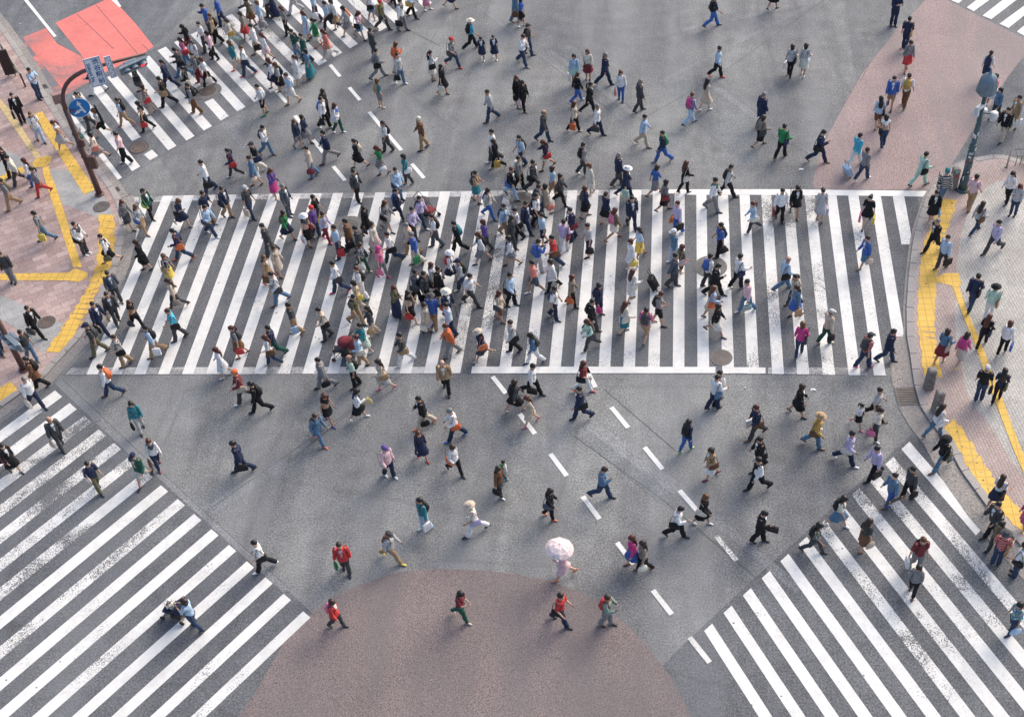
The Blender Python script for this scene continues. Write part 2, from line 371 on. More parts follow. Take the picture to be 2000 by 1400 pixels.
def head_loft(mb):
    rr=[(1.485,.040,.045,.022),(1.51,.054,.066,.020),(1.54,.064,.082,.014),(1.575,.071,.091,.008),(1.61,.075,.094,.004),(1.645,.074,.092,0),(1.675,.062,.078,-.003),(1.695,.040,.052,-.004),(1.703,.018,.022,-.004)]
    mb.loft([((0,y,z),EX*a,EY*b) for z,a,b,y in rr],14)
    mb.tube([(0,.092,1.612),(0,.108,1.578),(0,.100,1.568)],[.009,.014,.010],6)
    for s in (-1,1): mb.tube([(.074*s,-.006,1.61),(.083*s,-.012,1.595),(.074*s,-.004,1.57)],[.012,.016,.010],6)
def make_hand(mb,g,s):
    sh,el,wr,dd=arm_pts(g,s); v=np.array([dd[2]*s,0,-dd[0]*s]); k=.92 if g=='f' else 1.0
    # palm: flat, thumb side forward (+Y)
    mb.loft([(wr-dd*.02,EY*.022*k,v*.020*k),(wr+dd*.02*k,EY*.028*k,v*.016*k),(wr+dd*.06*k,EY*.036*k,v*.014*k),(wr+dd*.085*k,EY*.036*k,v*.012*k)],8)
    for i,(oy,ln) in enumerate(((.027,.066),(.009,.076),(-.009,.071),(-.026,.055))):
        b0=wr+dd*.083*k+EY*oy*k; curl=-v*s*0+0
        inn=-np.array([1.,0,0])*s       # towards the body: fingers curl inward
        p1=b0+dd*ln*.42*k+inn*.006; p2=p1+dd*ln*.34*k+inn*.018*k; p3=p2+dd*ln*.18*k+inn*.022*k
        mb.tube([b0-dd*.012,p1,p2,p3],[.0095*k,.009*k,.0082*k,.006*k],5)
    t0=wr+dd*.028*k+EY*.026*k
    mb.tube([t0,t0+dd*.026*k+EY*.022*k,t0+dd*.052*k+EY*.030*k,t0+dd*.070*k+EY*.028*k],[.011*k,.0105*k,.0095*k,.007*k],5)
ARMR={'m':[.066,.058,.049,.041,.040,.026],'f':[.054,.047,.040,.034,.033,.022]}
LEGR={'m':[.036,.037,.056,.055,.057,.073,.088,.095],'f':[.033,.034,.053,.051,.054,.071,.088,.096]}
def sc(r,f,a=0): return [x*f+a for x in r]
BASE={}
def make_body(g):
    mb=MB(); mb.loft(torso_rings(g,0,.80,1.40)+[((0,.0,1.435),EX*.10,EY*.07),((0,.002,1.46),EX*.056,EY*.056),((0,.008,1.52),EX*.050,EY*.052)],14)
    head_loft(mb)
    for s in (-1,1):
        arm_loft(mb,g,s,ARMR[g],-.06,.53); leg_loft(mb,g,s,LEGR[g],.03,.92)
    me=remesh(mb,.0125,.22,2)
    bm=bmesh.new(); bm.from_mesh(me)
    h=MB()
    for s in (-1,1): make_hand(h,g,s)
    e=MB()
    for s in (-1,1):
        e.loft([((.030*s,.082,1.606),EX*.013,EZ*.006),((.030*s,.0905,1.606),EX*.011,EZ*.005)],8,mi=1)
        e.box((.031*s,.088,1.626),(.032,.010,.006),mi=1)
    e.loft([((0,.078,1.545),EX*.022,EZ*.006),((0,.0965,1.545),EX*.018,EZ*.005)],8,mi=2)
    hm=h.mesh('h',[EYE]); em=e.mesh('e',[EYE,EYE,EYE])
    bm.from_mesh(hm); bm.from_mesh(em)
    out=bpy.data.meshes.new('body'); bm.to_mesh(out); bm.free()
    out.materials.clear()
    for m in (SKINS[0],EYE,LIP): out.materials.append(m)
    out.polygons.foreach_set('use_smooth',[True]*len(out.polygons)); return out
def make_top(g,kind):
    inf,hem,ar,aa,fl={'T':(.012,.88,1.10,.012,.0),'L':(.014,.875,1.06,.013,.02),'J':(.026,.82,1.10,.018,.06),'V':(.024,.90,1.0,.01,0),'N':(.011,.89,1,0,0),'C':(.028,.55,1.10,.018,.16)}[kind]
    mb=MB(); mb.loft(torso_rings(g,inf,hem-.06,1.395,fl)+[((0,.0,1.43),EX*(.105 if g=='m' else .09),EY*.078),((0,.004,1.475),EX*.068,EY*.066)],14)
    t1={'T':.26,'L':.52,'J':.51,'C':.51,'V':.0,'N':-.01}[kind]
    for s in (-1,1):
        if t1>.1: arm_loft(mb,g,s,sc(ARMR[g],ar,aa) if kind!='T' else sc(ARMR[g],1.08,.014),-.06,t1+.03)
        else: arm_loft(mb,g,s,sc(ARMR[g],1.05,.008),-.06,.02)
    me=remesh(mb,.016,.24,2)
    pl=[((0,0,hem),(0,0,-1)),((0,0,1.462),(0,0,1))]
    for s in (-1,1):
        sh,el,wr,dd=arm_pts(g,s); pl.append((tuple(sh+dd*(t1 if t1>.1 else .005)),tuple(dd)))
    return cut(me,pl)
def make_legs(g,kind):
    mb=MB(); inf=.010; z0=.08 if kind=='T' else .50
    mb.loft(torso_rings(g,inf,.80,1.03),14)
    rad=sc(LEGR[g],1.03,.010) if kind=='T' else sc(LEGR[g],1.06,.016)
    if kind=='T': rad[0]+=.022 if g=='m' else .008; rad[1]+=.022 if g=='m' else .008; rad[2]+=.008 if g=='m' else 0
    for s in (-1,1): leg_loft(mb,g,s,rad,z0-.055,.92)
    me=remesh(mb,.016,.22,2)
    return cut(me,[((0,0,z0),(0,0,-1)),((0,0,1.0),(0,0,1))])
def make_skirt(g,kind):
    z1={'K':.50,'M':.64,'G':.16}[kind]; mb=MB(); n=22; zs=np.linspace(1.0,z1,9); rr=[]
    for z in zs:
        t=(1.0-z)/(1.0-z1); a=np.interp(z,[.5,.86,1.0],[.20,.182,.155]); a=a+ (t**1.3)*{'K':.055,'M':.06,'G':.10}[kind]; b=a*.80
        ring=[]
        for k in range(n):
            an=2*PI*k/n; f=1+.07*t*math.cos(an*8)
            ring.append((a*f*math.cos(an),b*f*math.sin(an),z))
        rr.append(ring)
    vs=[q for r in rr for q in r]; fs=[(i*n+k,(i+1)*n+k,(i+1)*n+(k+1)%n,i*n+(k+1)%n) for i in range(8) for k in range(n)]
    mb.add(vs,fs); return mb.mesh('skirt',[EYE])
def make_shoe(g,s):
    h,k,a=leg_pts(g,s); x=a[0]; w=.045 if g=='m' else .039; L=.27 if g=='m' else .235; y0=a[1]-.06; mb=MB()
    rr=[]
    for t,ww,hh in ((0,.62,.075),(.06,.85,.085),(.25,.9,.092),(.45,.95,.075),(.7,1.08,.055),(.9,.9,.042),(1,.45,.03)):
        rr.append(((x+.006*s*t,y0+L*t,hh/2),EX*w*ww,EZ*hh/2))
    mb.loft(rr,10); return mb.mesh('shoe',[EYE])
def make_hair(kind):
    mb=MB(); n=16
    def shell(zmin_front,zmin_back,grow=.012,zs=None):
        T=[(1.485,.046,.052,.018),(1.51,.058,.070,.015),(1.54,.066,.084,.010),(1.575,.073,.093,.006),(1.61,.077,.097,.002),(1.645,.076,.095,-.002),(1.675,.064,.081,-.005),(1.697,.042,.054,-.006),(1.708,.016,.02,-.006)]
        zz=[t[0] for t in T]
        rows=[]
        for j in range(9):
            row=[]
            for k in range(n):
                an=2*PI*k/n; f=max(0,math.sin(an)) ; zb=zmin_back+(zmin_front-zmin_back)*min(1,max(0,(math.sin(an)+.35)/1.1))
                z=zb+(1.708-zb)*(j/8)
                zi=max(z,1.54)
                a=np.interp(zi,zz,[t[1] for t in T])+grow; b=np.interp(zi,zz,[t[2] for t in T])+grow*1.2; y=np.interp(zi,zz,[t[3] for t in T])
                if z<1.54: a*=1.0+.15*(1.54-z)/.1*.5; y-=.012*(1.54-z)/.1; b*=.95
                jt=.0045*math.sin(k*2.9+j*1.7)+.004*math.sin(k*5.3+j*3.1); q_=1-.09*(1-j/8)**2*(1 if zmin_back>1.5 else .3); a=a*q_+jt; b=b*q_+jt; fz=z+(.012 if j==8 else 0)+jt*(1.5 if j==0 else .8)
                row.append((a*math.cos(an),y+b*math.sin(an),fz))
            rows.append(row)
        vs=[q for r in rows for q in r]; fs=[(i*n+k,i*n+(k+1)%n,(i+1)*n+(k+1)%n,(i+1)*n+k) for i in range(8) for k in range(n)]
        fs.append(tuple(8*n+k for k in range(n))); mb.add(vs,fs)
    if kind=='s': shell(1.652,1.552,.011)
    elif kind=='b': shell(1.640,1.47,.020)
    elif kind=='l':
        shell(1.640,1.44,.018)
        mb.loft([((0,-.055,1.56),EX*.085,EY*.055),((0,-.085,1.46),EX*.095,EY*.050),((0,-.105,1.36),EX*.100,EY*.040),((0,-.118,1.26),EX*.080,EY*.028),((0,-.120,1.20),EX*.04,EY*.014)],12)
    elif kind=='p':
        shell(1.655,1.545,.011); mb.tube([(0,-.085,1.635),(0,-.135,1.62),(0,-.155,1.54),(0,-.145,1.44),(0,-.138,1.38)],[.026,.036,.036,.030,.010],8)
    elif kind=='u':
        shell(1.655,1.55,.011); mb.loft([((0,-.085+dy,1.67+dz),EX*r,EY*.7*r+EZ*.5*r) for dy,dz,r in ((0,-.03,.02),(-.012,-.012,.042),(-.02,.008,.044),(-.026,.03,.02))],10)
    elif kind=='x':   # hair only round the sides and back
        shell(1.615,1.555,.006); mb.v=[(x,y,min(z,1.632+.0*y)) for x,y,z in mb.v]
    return mb.mesh('hair',[EYE],True)
def make_hat(kind):
    mb=MB()
    if kind=='c':
        mb.loft([((0,-.004,1.628),EX*.090,EY*.110),((0,-.004,1.665),EX*.088,EY*.107),((0,-.006,1.70),EX*.070,EY*.085),((0,-.006,1.722),EX*.03,EY*.04)],14)
        mb.loft([((0,.085,1.635),EX*.072,EZ*.006),((0,.135,1.632),EX*.064,EZ*.005),((0,.172,1.622),EX*.034,EZ*.004)],10)
    elif kind=='k':
        mb.loft([((0,-.004,1.615),EX*.088,EY*.108),((0,-.008,1.66),EX*.094,EY*.114),((0,-.014,1.705),EX*.078,EY*.094),((0,-.016,1.735),EX*.034,EY*.04)],14)
    else:
        mb.loft([((0,0,1.636),EX*.172,EY*.188),((0,0,1.642),EX*.170,EY*.186),((0,0,1.652),EX*.092,EY*.110),((0,-.003,1.692),EX*.086,EY*.102),((0,-.004,1.718),EX*.070,EY*.084),((0,-.004,1.724),EX*.03,EY*.036)],16)
    return mb.mesh('hat',[EYE],True)
def make_inner(g,wide=1.0,kind='J'):
    """the shirt front that shows between the lapels"""
    inf=.030; zs=[1.10,1.20,1.30,1.38,1.425,1.455]; ws=[.012,.028,.046,.058,.060,.050]; vs=[]; T=dims(g)['tz']; tz=[t[0] for t in T]
    for z,wd in zip(zs,ws):
        a=np.interp(z,tz,[t[1] for t in T])+inf; b=np.interp(z,tz,[t[2] for t in T])+inf+(.012 if z<1.4 else .016)
        for k in range(5):
            x=wd*wide*(k/2-1); vs.append((x,b*math.sqrt(max(0,1-(x/a)**2))+.006,z))
    fs=[(i*5+k,i*5+k+1,(i+1)*5+k+1,(i+1)*5+k) for i in range(5) for k in range(4)]
    mb=MB(); mb.add(vs,fs); return mb.mesh('shirt',[EYE],True)
def sstep(a,b,x):
    t=np.clip((x-a)/(b-a),0,1); return t*t*(3-2*t)
BON=['pel','che','hea','ruR','rfR','ruL','rfL','thR','shR','ftR','thL','shL','ftL']
def weights(P,g,mode):
    N=len(P); W=np.zeros((N,13)); x,y,z=P[:,0],P[:,1],P[:,2]
    if mode=='head': W[:,2]=1; return W
    if mode=='hairlong':
        h=sstep(1.34,1.52,z)*.75+.25; W[:,2]=h; W[:,1]=1-h; return W
    if mode in ('footR','footL'): W[:,9 if mode=='footR' else 12]=1; return W
    rest=np.ones(N)
    for s,u,f in ((1,3,4),(-1,5,6)):
        sh,el,wr,dd=arm_pts(g,s); q=P-sh; t=q@dd
        near=np.linalg.norm(q-np.outer(t,dd),axis=1)
        wa=sstep(-.04,.055,t)*(1-sstep(.10,.16,near))*(x*s>.05)
        wf=sstep(.245,.305,t)
        W[:,u]=wa*(1-wf); W[:,f]=wa*wf; rest=rest-wa
    rest=np.clip(rest,0,1)
    wh=sstep(1.43,1.50,z); wc=sstep(.98,1.16,z)
    if mode=='skirt':
        wl=sstep(.97,.62,z)*.92; wr=sstep(-.16,.16,x); ks=sstep(.52,.30,z)*.8
    elif mode=='coat':
        wl=sstep(.90,.55,z)*.8; wr=sstep(-.17,.17,x); ks=0*z
    else:
        wl=sstep(.965,.815,z); wr=sstep(-.025,.025,x); ks=sstep(.53,.43,z)
    body=rest*(1-wl)
    W[:,2]=body*wh; W[:,1]=body*(1-wh)*wc; W[:,0]=body*(1-wh)*(1-wc)
    lr=rest*wl
    fo=sstep(.10,.07,z) if mode=='body' else 0*z
    for a,ww in ((7,wr),(10,1-wr)):
        W[:,a]+=lr*ww*(1-ks); W[:,a+1]+=lr*ww*ks*(1-fo); W[:,a+2]+=lr*ww*ks*fo
    return W/np.maximum(W.sum(1,keepdims=True),1e-6)
def reg(key,me,g,mode):
    me.polygons.foreach_set('use_smooth',[True]*len(me.polygons))
    P=np.empty(len(me.vertices)*3); me.vertices.foreach_get('co',P); P=P.reshape(-1,3)
    W=weights(P,g,mode); hs=1+.13*(sstep(1.455,1.50,P[:,2]) if mode not in('head','hairlong') else np.ones(len(P)))
    P=np.stack([P[:,0]*hs,P[:,1]*hs,1.47+(P[:,2]-1.47)*hs],1)
    if key[1] in('top','bot'):
        P=P*np.array([1.0,1.07,1]); nn=np.zeros(len(me.vertices)*3); me.vertices.foreach_get('normal',nn); nn=nn.reshape(-1,3)
        f=.0045*np.sin(P[:,2]*46+P[:,0]*23+1.7*np.sin(P[:,1]*31))+.004*np.sin(P[:,0]*52-P[:,2]*29+P[:,1]*37)
        P=P+nn*(f+.006)[:,None]*(1.25 if mode in('top','coat') else 1.0)
    BASE[key]=(me,P,W)
for g in 'mf':
    reg((g,'body'),make_body(g),g,'body')
    for k in 'TLJVNC': reg((g,'top',k),make_top(g,k),g,'coat' if k=='C' else 'top')
    for k in 'TS': reg((g,'bot',k),make_legs(g,k),g,'legs')
    for k in 'KMG': reg((g,'bot',k),make_skirt(g,k),g,'skirt')
    reg((g,'shoeR'),make_shoe(g,1),g,'footR'); reg((g,'shoeL'),make_shoe(g,-1),g,'footL')
    reg((g,'inner'),make_inner(g),g,'top')
    reg((g,'collar'),make_inner(g,1.5),g,'top')
    for k in 'sblpux': reg((g,'hair',k),make_hair(k),g,'hairlong' if k=='l' else 'head')
    for k in 'ckh': reg((g,'hat',k),make_hat(k),g,'head')
def rotm(ax,a):
    ax=np.asarray(ax,float); ax=ax/np.linalg.norm(ax); c,s=math.cos(a),math.sin(a); x,y,z=ax
    return np.array([[c+x*x*(1-c),x*y*(1-c)-z*s,x*z*(1-c)+y*s],[y*x*(1-c)+z*s,c+y*y*(1-c),y*z*(1-c)-x*s],[z*x*(1-c)-y*s,z*y*(1-c)+x*s,c+z*z*(1-c)]])
def about(Rm,p):
    M=np.eye(4); M[:3,:3]=Rm; M[:3,3]=np.asarray(p)-Rm@np.asarray(p); return M
def pose_bones(g,pose,rnd,bags,sit=False):
    """bone matrices for a walking or standing figure"""
    r=rnd.uniform; first=1 if rnd.random()<.5 else -1
    stride={'W':22,'w':11.5,'s':2.5}[pose[0]]*(r(.72,1.12) if pose[0]=='W' else r(.55,1.3))
    B={}; lean=R({'W':5,'w':3,'s':0}[pose[0]]*r(.5,1.3))
    pel=about(rotm(EZ,first*R(stride*.12)),(0,0,1)); B['pel']=pel
    che=pel@about(rotm(EX,-lean)@rotm(EZ,-first*R(stride*.25)),(0,0,1.0)); B['che']=che
    down='p' in pose
    B['hea']=che@about(rotm(EZ,R(r(-16,16)))@rotm(EX,-R(r(16,26) if down else r(-4,10))),(0,0,1.46))
    for s,t in ((1,'R'),(-1,'L')):
        front=(s==first); h,k,a=leg_pts(g,s)
        if sit: th,kn=R(82),R(78)
        elif front: th,kn=R(stride),R(4 if pose[0]!='s' else 1)
        else: th,kn=R(-stride*.85),R({'W':r(14,40),'w':r(8,30),'s':1}[pose[0]])
        M=pel@about(rotm(EX,th),h); B['th'+t]=M
        M2=M@about(rotm(EX,-kn),k); B['sh'+t]=M2
        fa=-(th-kn)*(.9 if front else .35); B['ft'+t]=M2@about(rotm(EX,fa),a)
        # arm
        sh,el,wr,dd=arm_pts(g,s); flex=R((-stride if front else stride)*.85)*r(.7,1.15); abd=R(r(7,11)); elb=R(r(12,30)); tw=0
        if pose[0]=='s': flex=R(r(-3,6))
        ph=('p' in pose and s==1) or ('c' in pose)
        for b in bags:
            if b[0] in ('hb','bc','pb','su','bo','cn') and b[2]==s: flex=R(r(-6,8)) if b[0]!='su' else R(-22); elb=R(r(4,12)); abd=R(12)
            if b[0]=='sb' and b[2]==s: flex=R(r(4,14)); elb=R(r(45,85)); abd=R(14)
            if b[0]=='pa' and b[2]==s: ph=True
        if ph: flex=R(r(24,36)); elb=R(r(85,110)); tw=R(28)
        d0=dd; hinge=np.array([math.cos(A45),0,math.sin(A45)*s])   # X axis carried to the rest arm
        Ry=rotm(EY,(A45-abd)*s)
        U=che@about(rotm(EX,flex)@Ry@rotm(dd,-tw*s if True else 0),sh); B['ru'+t]=U
        B['rf'+t]=U@about(rotm(hinge,elb),el)
    return np.stack([B[n] for n in BON])
def apply(key,BM):
    me,P,W=BASE[key]; H=np.concatenate([P,np.ones((len(P),1))],1)
    return np.einsum('nb,bij,nj->ni',W,BM,H)[:,:3]
def pt(BM,bone,p):
    return (BM[BON.index(bone)]@np.array([*p,1.0]))[:3]

# ------------------------------------------------------------------ bags and other carried things (each shape built once, shared)
STRAPM={}
def shared(name,mb,smooth=False):
    me=mb.mesh(name,[mat('blank_'+name,(.3,.3,.3))],smooth); return me
def b_backpack():
    a=MB(); a.loft([((0,0,-.21),EX*.12,EY*.055),((0,-.01,-.19),EX*.15,EY*.085),((0,-.012,-.02),EX*.155,EY*.095),((0,0,.13),EX*.145,EY*.08),((0,.008,.20),EX*.115,EY*.058),((0,.012,.225),EX*.06,EY*.03)],12)
    p=MB(); p.box((0,-.098,-.08),(.2,.05,.17),bev=.025)
    s=MB()
    for x in (-.085,.085): s.tube([(x,.04,.17),(x*1.05,.10,.24),(x*1.1,.19,.20),(x*1.2,.235,.05),(x*1.35,.20,-.10),(x*1.35,.04,-.17)],.013,6)
    return a,[('pocket',p,.7),('strap',s,.6)]
def b_shoulder():
    a=MB(); a.loft([((0,0,-.13),EX*.15,EY*.04),((0,0,-.11),EX*.175,EY*.055),((0,0,.05),EX*.165,EY*.050),((0,0,.11),EX*.145,EY*.022)],12)
    s=MB(); s.tube([(-.14,0,.09),(-.09,-.03,.34),(-.02,-.06,.56),(.05,-.03,.40),(.14,0,.09)],.011,6)
    return a,[('strap',s,.6)]
def b_hand():
    a=MB(); a.loft([((0,0,-.30),EX*.15,EY*.05),((0,0,-.28),EX*.165,EY*.062),((0,0,-.14),EX*.15,EY*.05),((0,0,-.08),EX*.12,EY*.018)],12)
    s=MB()
    for y in (-.02,.02): s.tube([(-.07,y,-.10),(-.05,y*.6,-.02),(0,y*.4,.012),(.05,y*.6,-.02),(.07,y,-.10)],.007,6)
    return a,[('handle',s,.6)]
def b_brief():
    a=MB(); a.box((0,0,-.20),(.40,.10,.29),bev=.025)
    s=MB(); s.tube([(-.07,0,-.06),(-.06,0,-.005),(0,0,.008),(.06,0,-.005),(.07,0,-.06)],.011,6)
    l=MB(); l.box((0,-.052,-.13),(.36,.012,.11),bev=.005)
    return a,[('handle',s,.5),('flap',l,.75)]
def b_paper():
    a=MB(); a.box((0,0,-.27),(.30,.10,.34),taper=(1.0,.75))
    s=MB()
    for y in (-.035,.035): s.tube([(-.06,y,-.10),(-.045,y*.5,-.01),(0,y*.2,.01),(.045,y*.5,-.01),(.06,y,-.10)],.005,5)
    return a,[('handle',s,.7)]
def b_case():
    a=MB(); a.box((0,0,.36),(.40,.24,.58),bev=.05)
    h=MB(); h.tube([(-.08,.06,.62),(-.08,.06,1.0),(.08,.06,1.0),(.08,.06,.62)],.012,6)
    rib=MB()
    for x in (-.1,0,.1): rib.box((x,-.122,.36),(.03,.014,.46),bev=.005)
    ws=[]
    for x in (-.15,.15):
        for y in (-.08,.08):
            q=MB(); q.loft([((x-.015,y,.035),EY*.035,EZ*.035),((x+.015,y,.035),EY*.035,EZ*.035)],10); ws.append(('wheel',q,.12))
    return a,[('handle',h,.2),('rib',rib,.75)]+ws
def b_umb():
    a=MB(); a.loft([((0,0,-.10),EX*.02,EY*.02),((0,0,-.2),EX*.035,EY*.03),((0,0,-.55),EX*.02,EY*.02),((0,0,-.68),EX*.005,EY*.005)],8)
    h=MB(); h.tube([(0,0,-.10),(0,0,.03),(0,.03,.06),(0,.06,.03)],.010,6); return a,[('handle',h,.4)]
def b_cane():
    a=MB(); a.tube([(0,.10,.03),(0,.05,.05),(0,0,.03),(0,0,-.66)],.011,6); return a,[]
def b_parasol():
    a=MB(); n=8; rows=[]
    for j,(r,z) in enumerate(((.02,.40),(.20,.37),(.36,.29),(.475,.17))):
        rows.append([(r*math.cos(2*PI*(k+.5)/n*.5),r*math.sin(2*PI*(k+.5)/n*.5),z-(.012*j if k%2 else 0)) for k in range(16)])
    vs=[q for r in rows for q in r]; a.add(vs,[(i*16+k,i*16+(k+1)%16,(i+1)*16+(k+1)%16,(i+1)*16+k) for i in range(3) for k in range(16)]+[tuple(range(16))])
    p=MB(); p.tube([(0,0,-.55),(0,0,.44)],.010,6)
    fr=MB()
    for k in range(64):
        an=2*PI*k/64; an2=2*PI*(k+1)/64; rr=.472
        fr.add([(rr*math.cos(an),rr*math.sin(an),.168),(rr*math.cos(an2),rr*math.sin(an2),.168),((rr+.03)*math.cos((an+an2)/2),(rr+.03)*math.sin((an+an2)/2),.135)],[(0,1,2)])
    rb=[]
    for k in range(8):
        q=MB(); an=2*PI*(k+.25)/8
        q.tube([(.02*math.cos(an),.02*math.sin(an),.40),(.20*math.cos(an),.20*math.sin(an),.362),(.36*math.cos(an),.36*math.sin(an),.282),(.475*math.cos(an),.475*math.sin(an),.162)],.004,4); rb.append(('rib',q,.5))
    return a,[('shaft',p,.4),('lace_edge',fr,1.0)]+rb
def b_guitar():
    a=MB(); a.loft([((0,0,-.55),EX*.10,EY*.05),((0,0,-.50),EX*.19,EY*.075),((0,0,-.28),EX*.19,EY*.075),((0,0,-.10),EX*.13,EY*.07),((0,0,.08),EX*.14,EY*.07),((0,0,.2),EX*.07,EY*.055),((0,0,.55),EX*.06,EY*.045),((0,0,.62),EX*.03,EY*.02)],12)
    s=MB()
    for x in (-.085,.085): s.tube([(x,.06,.10),(x,.13,.17),(x*1.1,.25,.10),(x*1.2,.25,-.1),(x*1.3,.07,-.25)],.013,6)
    return a,[('strap',s,.6)]
def b_board():
    a=MB(); a.loft([((-.40,0,-.16),EY*.01,EZ*.04),((-.33,0,-.16),EY*.012,EZ*.10),((.33,0,-.16),EY*.012,EZ*.10),((.40,0,-.16),EY*.01,EZ*.04)],10)
    ws=[]
    for x in (-.25,.25):
        for z in (-.23,-.09):
            q=MB(); q.loft([((x,.03,z-.016),EX*.027,EY*.027),((x,.03,z+.016),EX*.027,EY*.027)],10); ws.append(('wheel',q,4.0))
    return a,ws
BAGF=dict(bp=b_backpack,sb=b_shoulder,hb=b_hand,bc=b_brief,pb=b_paper,su=b_case,ub=b_umb,cn=b_cane,pa=b_parasol,gc=b_guitar,bo=b_board)
BAGN=dict(bp=('backpack','backpack'),sb=('shoulder_bag','shoulder bag'),hb=('handbag','handbag'),bc=('briefcase','briefcase'),pb=('carrier_bag','carrier bag'),su=('suitcase','suitcase'),
 ub=('folded_umbrella','folded umbrella'),cn=('walking_stick','walking stick'),pa=('parasol','frilled parasol'),gc=('guitar_case','guitar case'),bo=('skateboard','skateboard'))
BAGS={}
for k,f in BAGF.items():
    a,ch=f(); BAGS[k]=(a.mesh(BAGN[k][0],[EYE],k in ('bp','sb','hb','gc')),[(nm,q.mesh(nm,[EYE]),fac) for nm,q,fac in ch])
_bm={}
def bagmat(code,fac):
    key=(code,round(fac,2))
    if key not in _bm:
        if fac>=2: _bm[key]=mat('wheel_plastic',(.6,.35,.1),.5)
        elif fac==1.0 and not code.startswith(('#','=','*')):
            _bm[key]=cloth(code,.6)
        elif code[0] in '#=*': _bm[key]=cloth(code,.6)
        else: _bm[key]=mat('bag_trim',tuple(np.array(PAL[code])*fac),.55)
    return _bm[key]
def lettering(txt,size,m,parent,Mloc,align='CENTER',ext=.002,name='lettering'):
    cu=bpy.data.curves.new('lettering','FONT'); cu.body=txt; cu.size=size; cu.align_x=align; cu.align_y='CENTER'; cu.extrude=ext
    cu.offset=size*.018
    o=bpy.data.objects.new('tmp',cu); COL.objects.link(o)
    me=bpy.data.meshes.new_from_object(o.evaluated_get(bpy.context.evaluated_depsgraph_get()))
    bpy.data.objects.remove(o); bpy.data.curves.remove(cu)
    me.materials.clear(); me.materials.append(m); me.transform(Mloc)
    return link(name,me,parent)

ZONES=[]
# ------------------------------------------------------------------ ground, road, markings
PAVE=.07
UND=(.135,.138,.144)
ROAD=asphalt('asphalt',(.208,.212,.210),.42)
ROADX=asphalt('asphalt_dark',(.135,.140,.147),.25)
ROADL=asphalt('asphalt_mid',(.165,.172,.18),.45)
def sheet(name,pts,z,m,kind='structure'):
    mb=MB(); mb.poly(ccw([(p.x,p.y,z) for p in (G(a,b,z) for a,b in pts)])); o=mb.build(name,m); tag(o,kind=kind); return o
def gp(a,b,z=0): return G(a,b,z)
mb=MB(); mb.poly([(-160,-120,0),(200,-120,0),(200,220,0),(-160,220,0)]); tag(mb.build('road',ROAD),kind='structure')
# repaved areas under the crossings
def patches(name,polys,z,m):
    mb=MB()
    for pl in polys: mb.poly(ccw([(p.x,p.y,z) for p in (G(a,b,z) for a,b in pl)]))
    tag(mb.build(name,m),kind='structure')
patches('road_patch',[
 [(246,390),(400,380),(900,373),(1400,369),(1790,372),(1800,440),(1786,500),(1781,560),(1783,640),(1786,700),(1792,734),(1300,730),(900,730),(500,731),(122,733),(200,650),(236,590),(250,520),(254,440)]],.004,ROADX)
patches('crossing_patch',[
 [(113,742),(155,780),(200,828),(262,880),(330,943),(395,1000),(470,1068),(560,1150),(620,1206),(760,1330),(900,1420),(-420,1420),(-420,1100),(-60,870),(0,826),(75,772)],
 [(1778,850),(1735,890),(1670,950),(1570,1042),(1450,1150),(1330,1262),(1180,1420),(2500,1420),(2500,1300),(2060,1170),(1975,1085),(1937,1037),(1895,989),(1847,918),(1800,856)]],.004,ROADX)
patches('worn_asphalt',[
 [(88,197),(310,92),(466,10),(560,-40),(960,-40),(862,2),(800,36),(700,93),(640,128),(545,178),(470,220),(350,287),(228,358),(170,300),(130,245)],
 [(0,46),(-60,-10),(-60,-60),(470,-60),(300,90),(110,180),(62,138),(33,95)],
 [(1986,118),(2100,30),(2200,300),(2060,328),(2000,314),(1963,304),(1940,303),(1904,309),(1868,325),(1844,344),(1832,356),(1860,320),(1888,280),(1915,236),(1973,148)]],.004,ROADL)
patches('road_repair',[
 [(1000,382),(1040,380),(1062,392),(1050,404),(1010,406),(985,396)],[(640,428),(690,418),(728,436),(718,462),(668,470),(632,452)],
 [(1075,100),(1110,95),(1245,222),(1210,240)],[(1292,165),(1390,150),(1545,272),(1470,330),(1380,260)],[(985,850),(1020,846),(1030,866),(995,872)],
 [(1135,855),(1180,830),(1330,950),(1290,985)],[(1500,560),(1535,520),(1530,470),(1500,490),(1490,540)],[(250,232),(300,215),(330,250),(285,268)]],.0047,asphalt('asphalt_repair',(.185,.195,.2),.5))
# seams between old and new surfacing: faint pale strips with a dark joint
seam=mat('seam_tar',(.085,.086,.09),.8); pale=asphalt('asphalt_pale',(.228,.233,.236),.5)
def strip(mb,a,b,w,z,px=True):
    A=G(*a,z) if px else Vector((*a,z)); B=G(*b,z) if px else Vector((*b,z)); d=(B-A); d.normalize(); nrm=Vector((-d.y,d.x,0))*w/2
    mb.poly(ccw([tuple(A+nrm),tuple(A-nrm),tuple(B-nrm),tuple(B+nrm)]))
mb=MB(); mt=MB()
for a,b,w in (((116,742),(262,880),.42),((262,880),(560,1152),.26),((395,1004),(560,900),.5),((1330,60),(1600,2),.3),((1290,160),(1600,2),.22),((1075,100),(1240,225),.25),((1390,165),(1540,275),.3),((1540,275),(1650,340),.16),((1060,760),(1330,960),.5),((1330,960),(1560,1150),.35),((930,10),(1110,150),.14),((440,240),(480,290),.4)):
    zi_=.0050+len(mb.f)*1e-4; strip(mb,a,b,w,zi_)
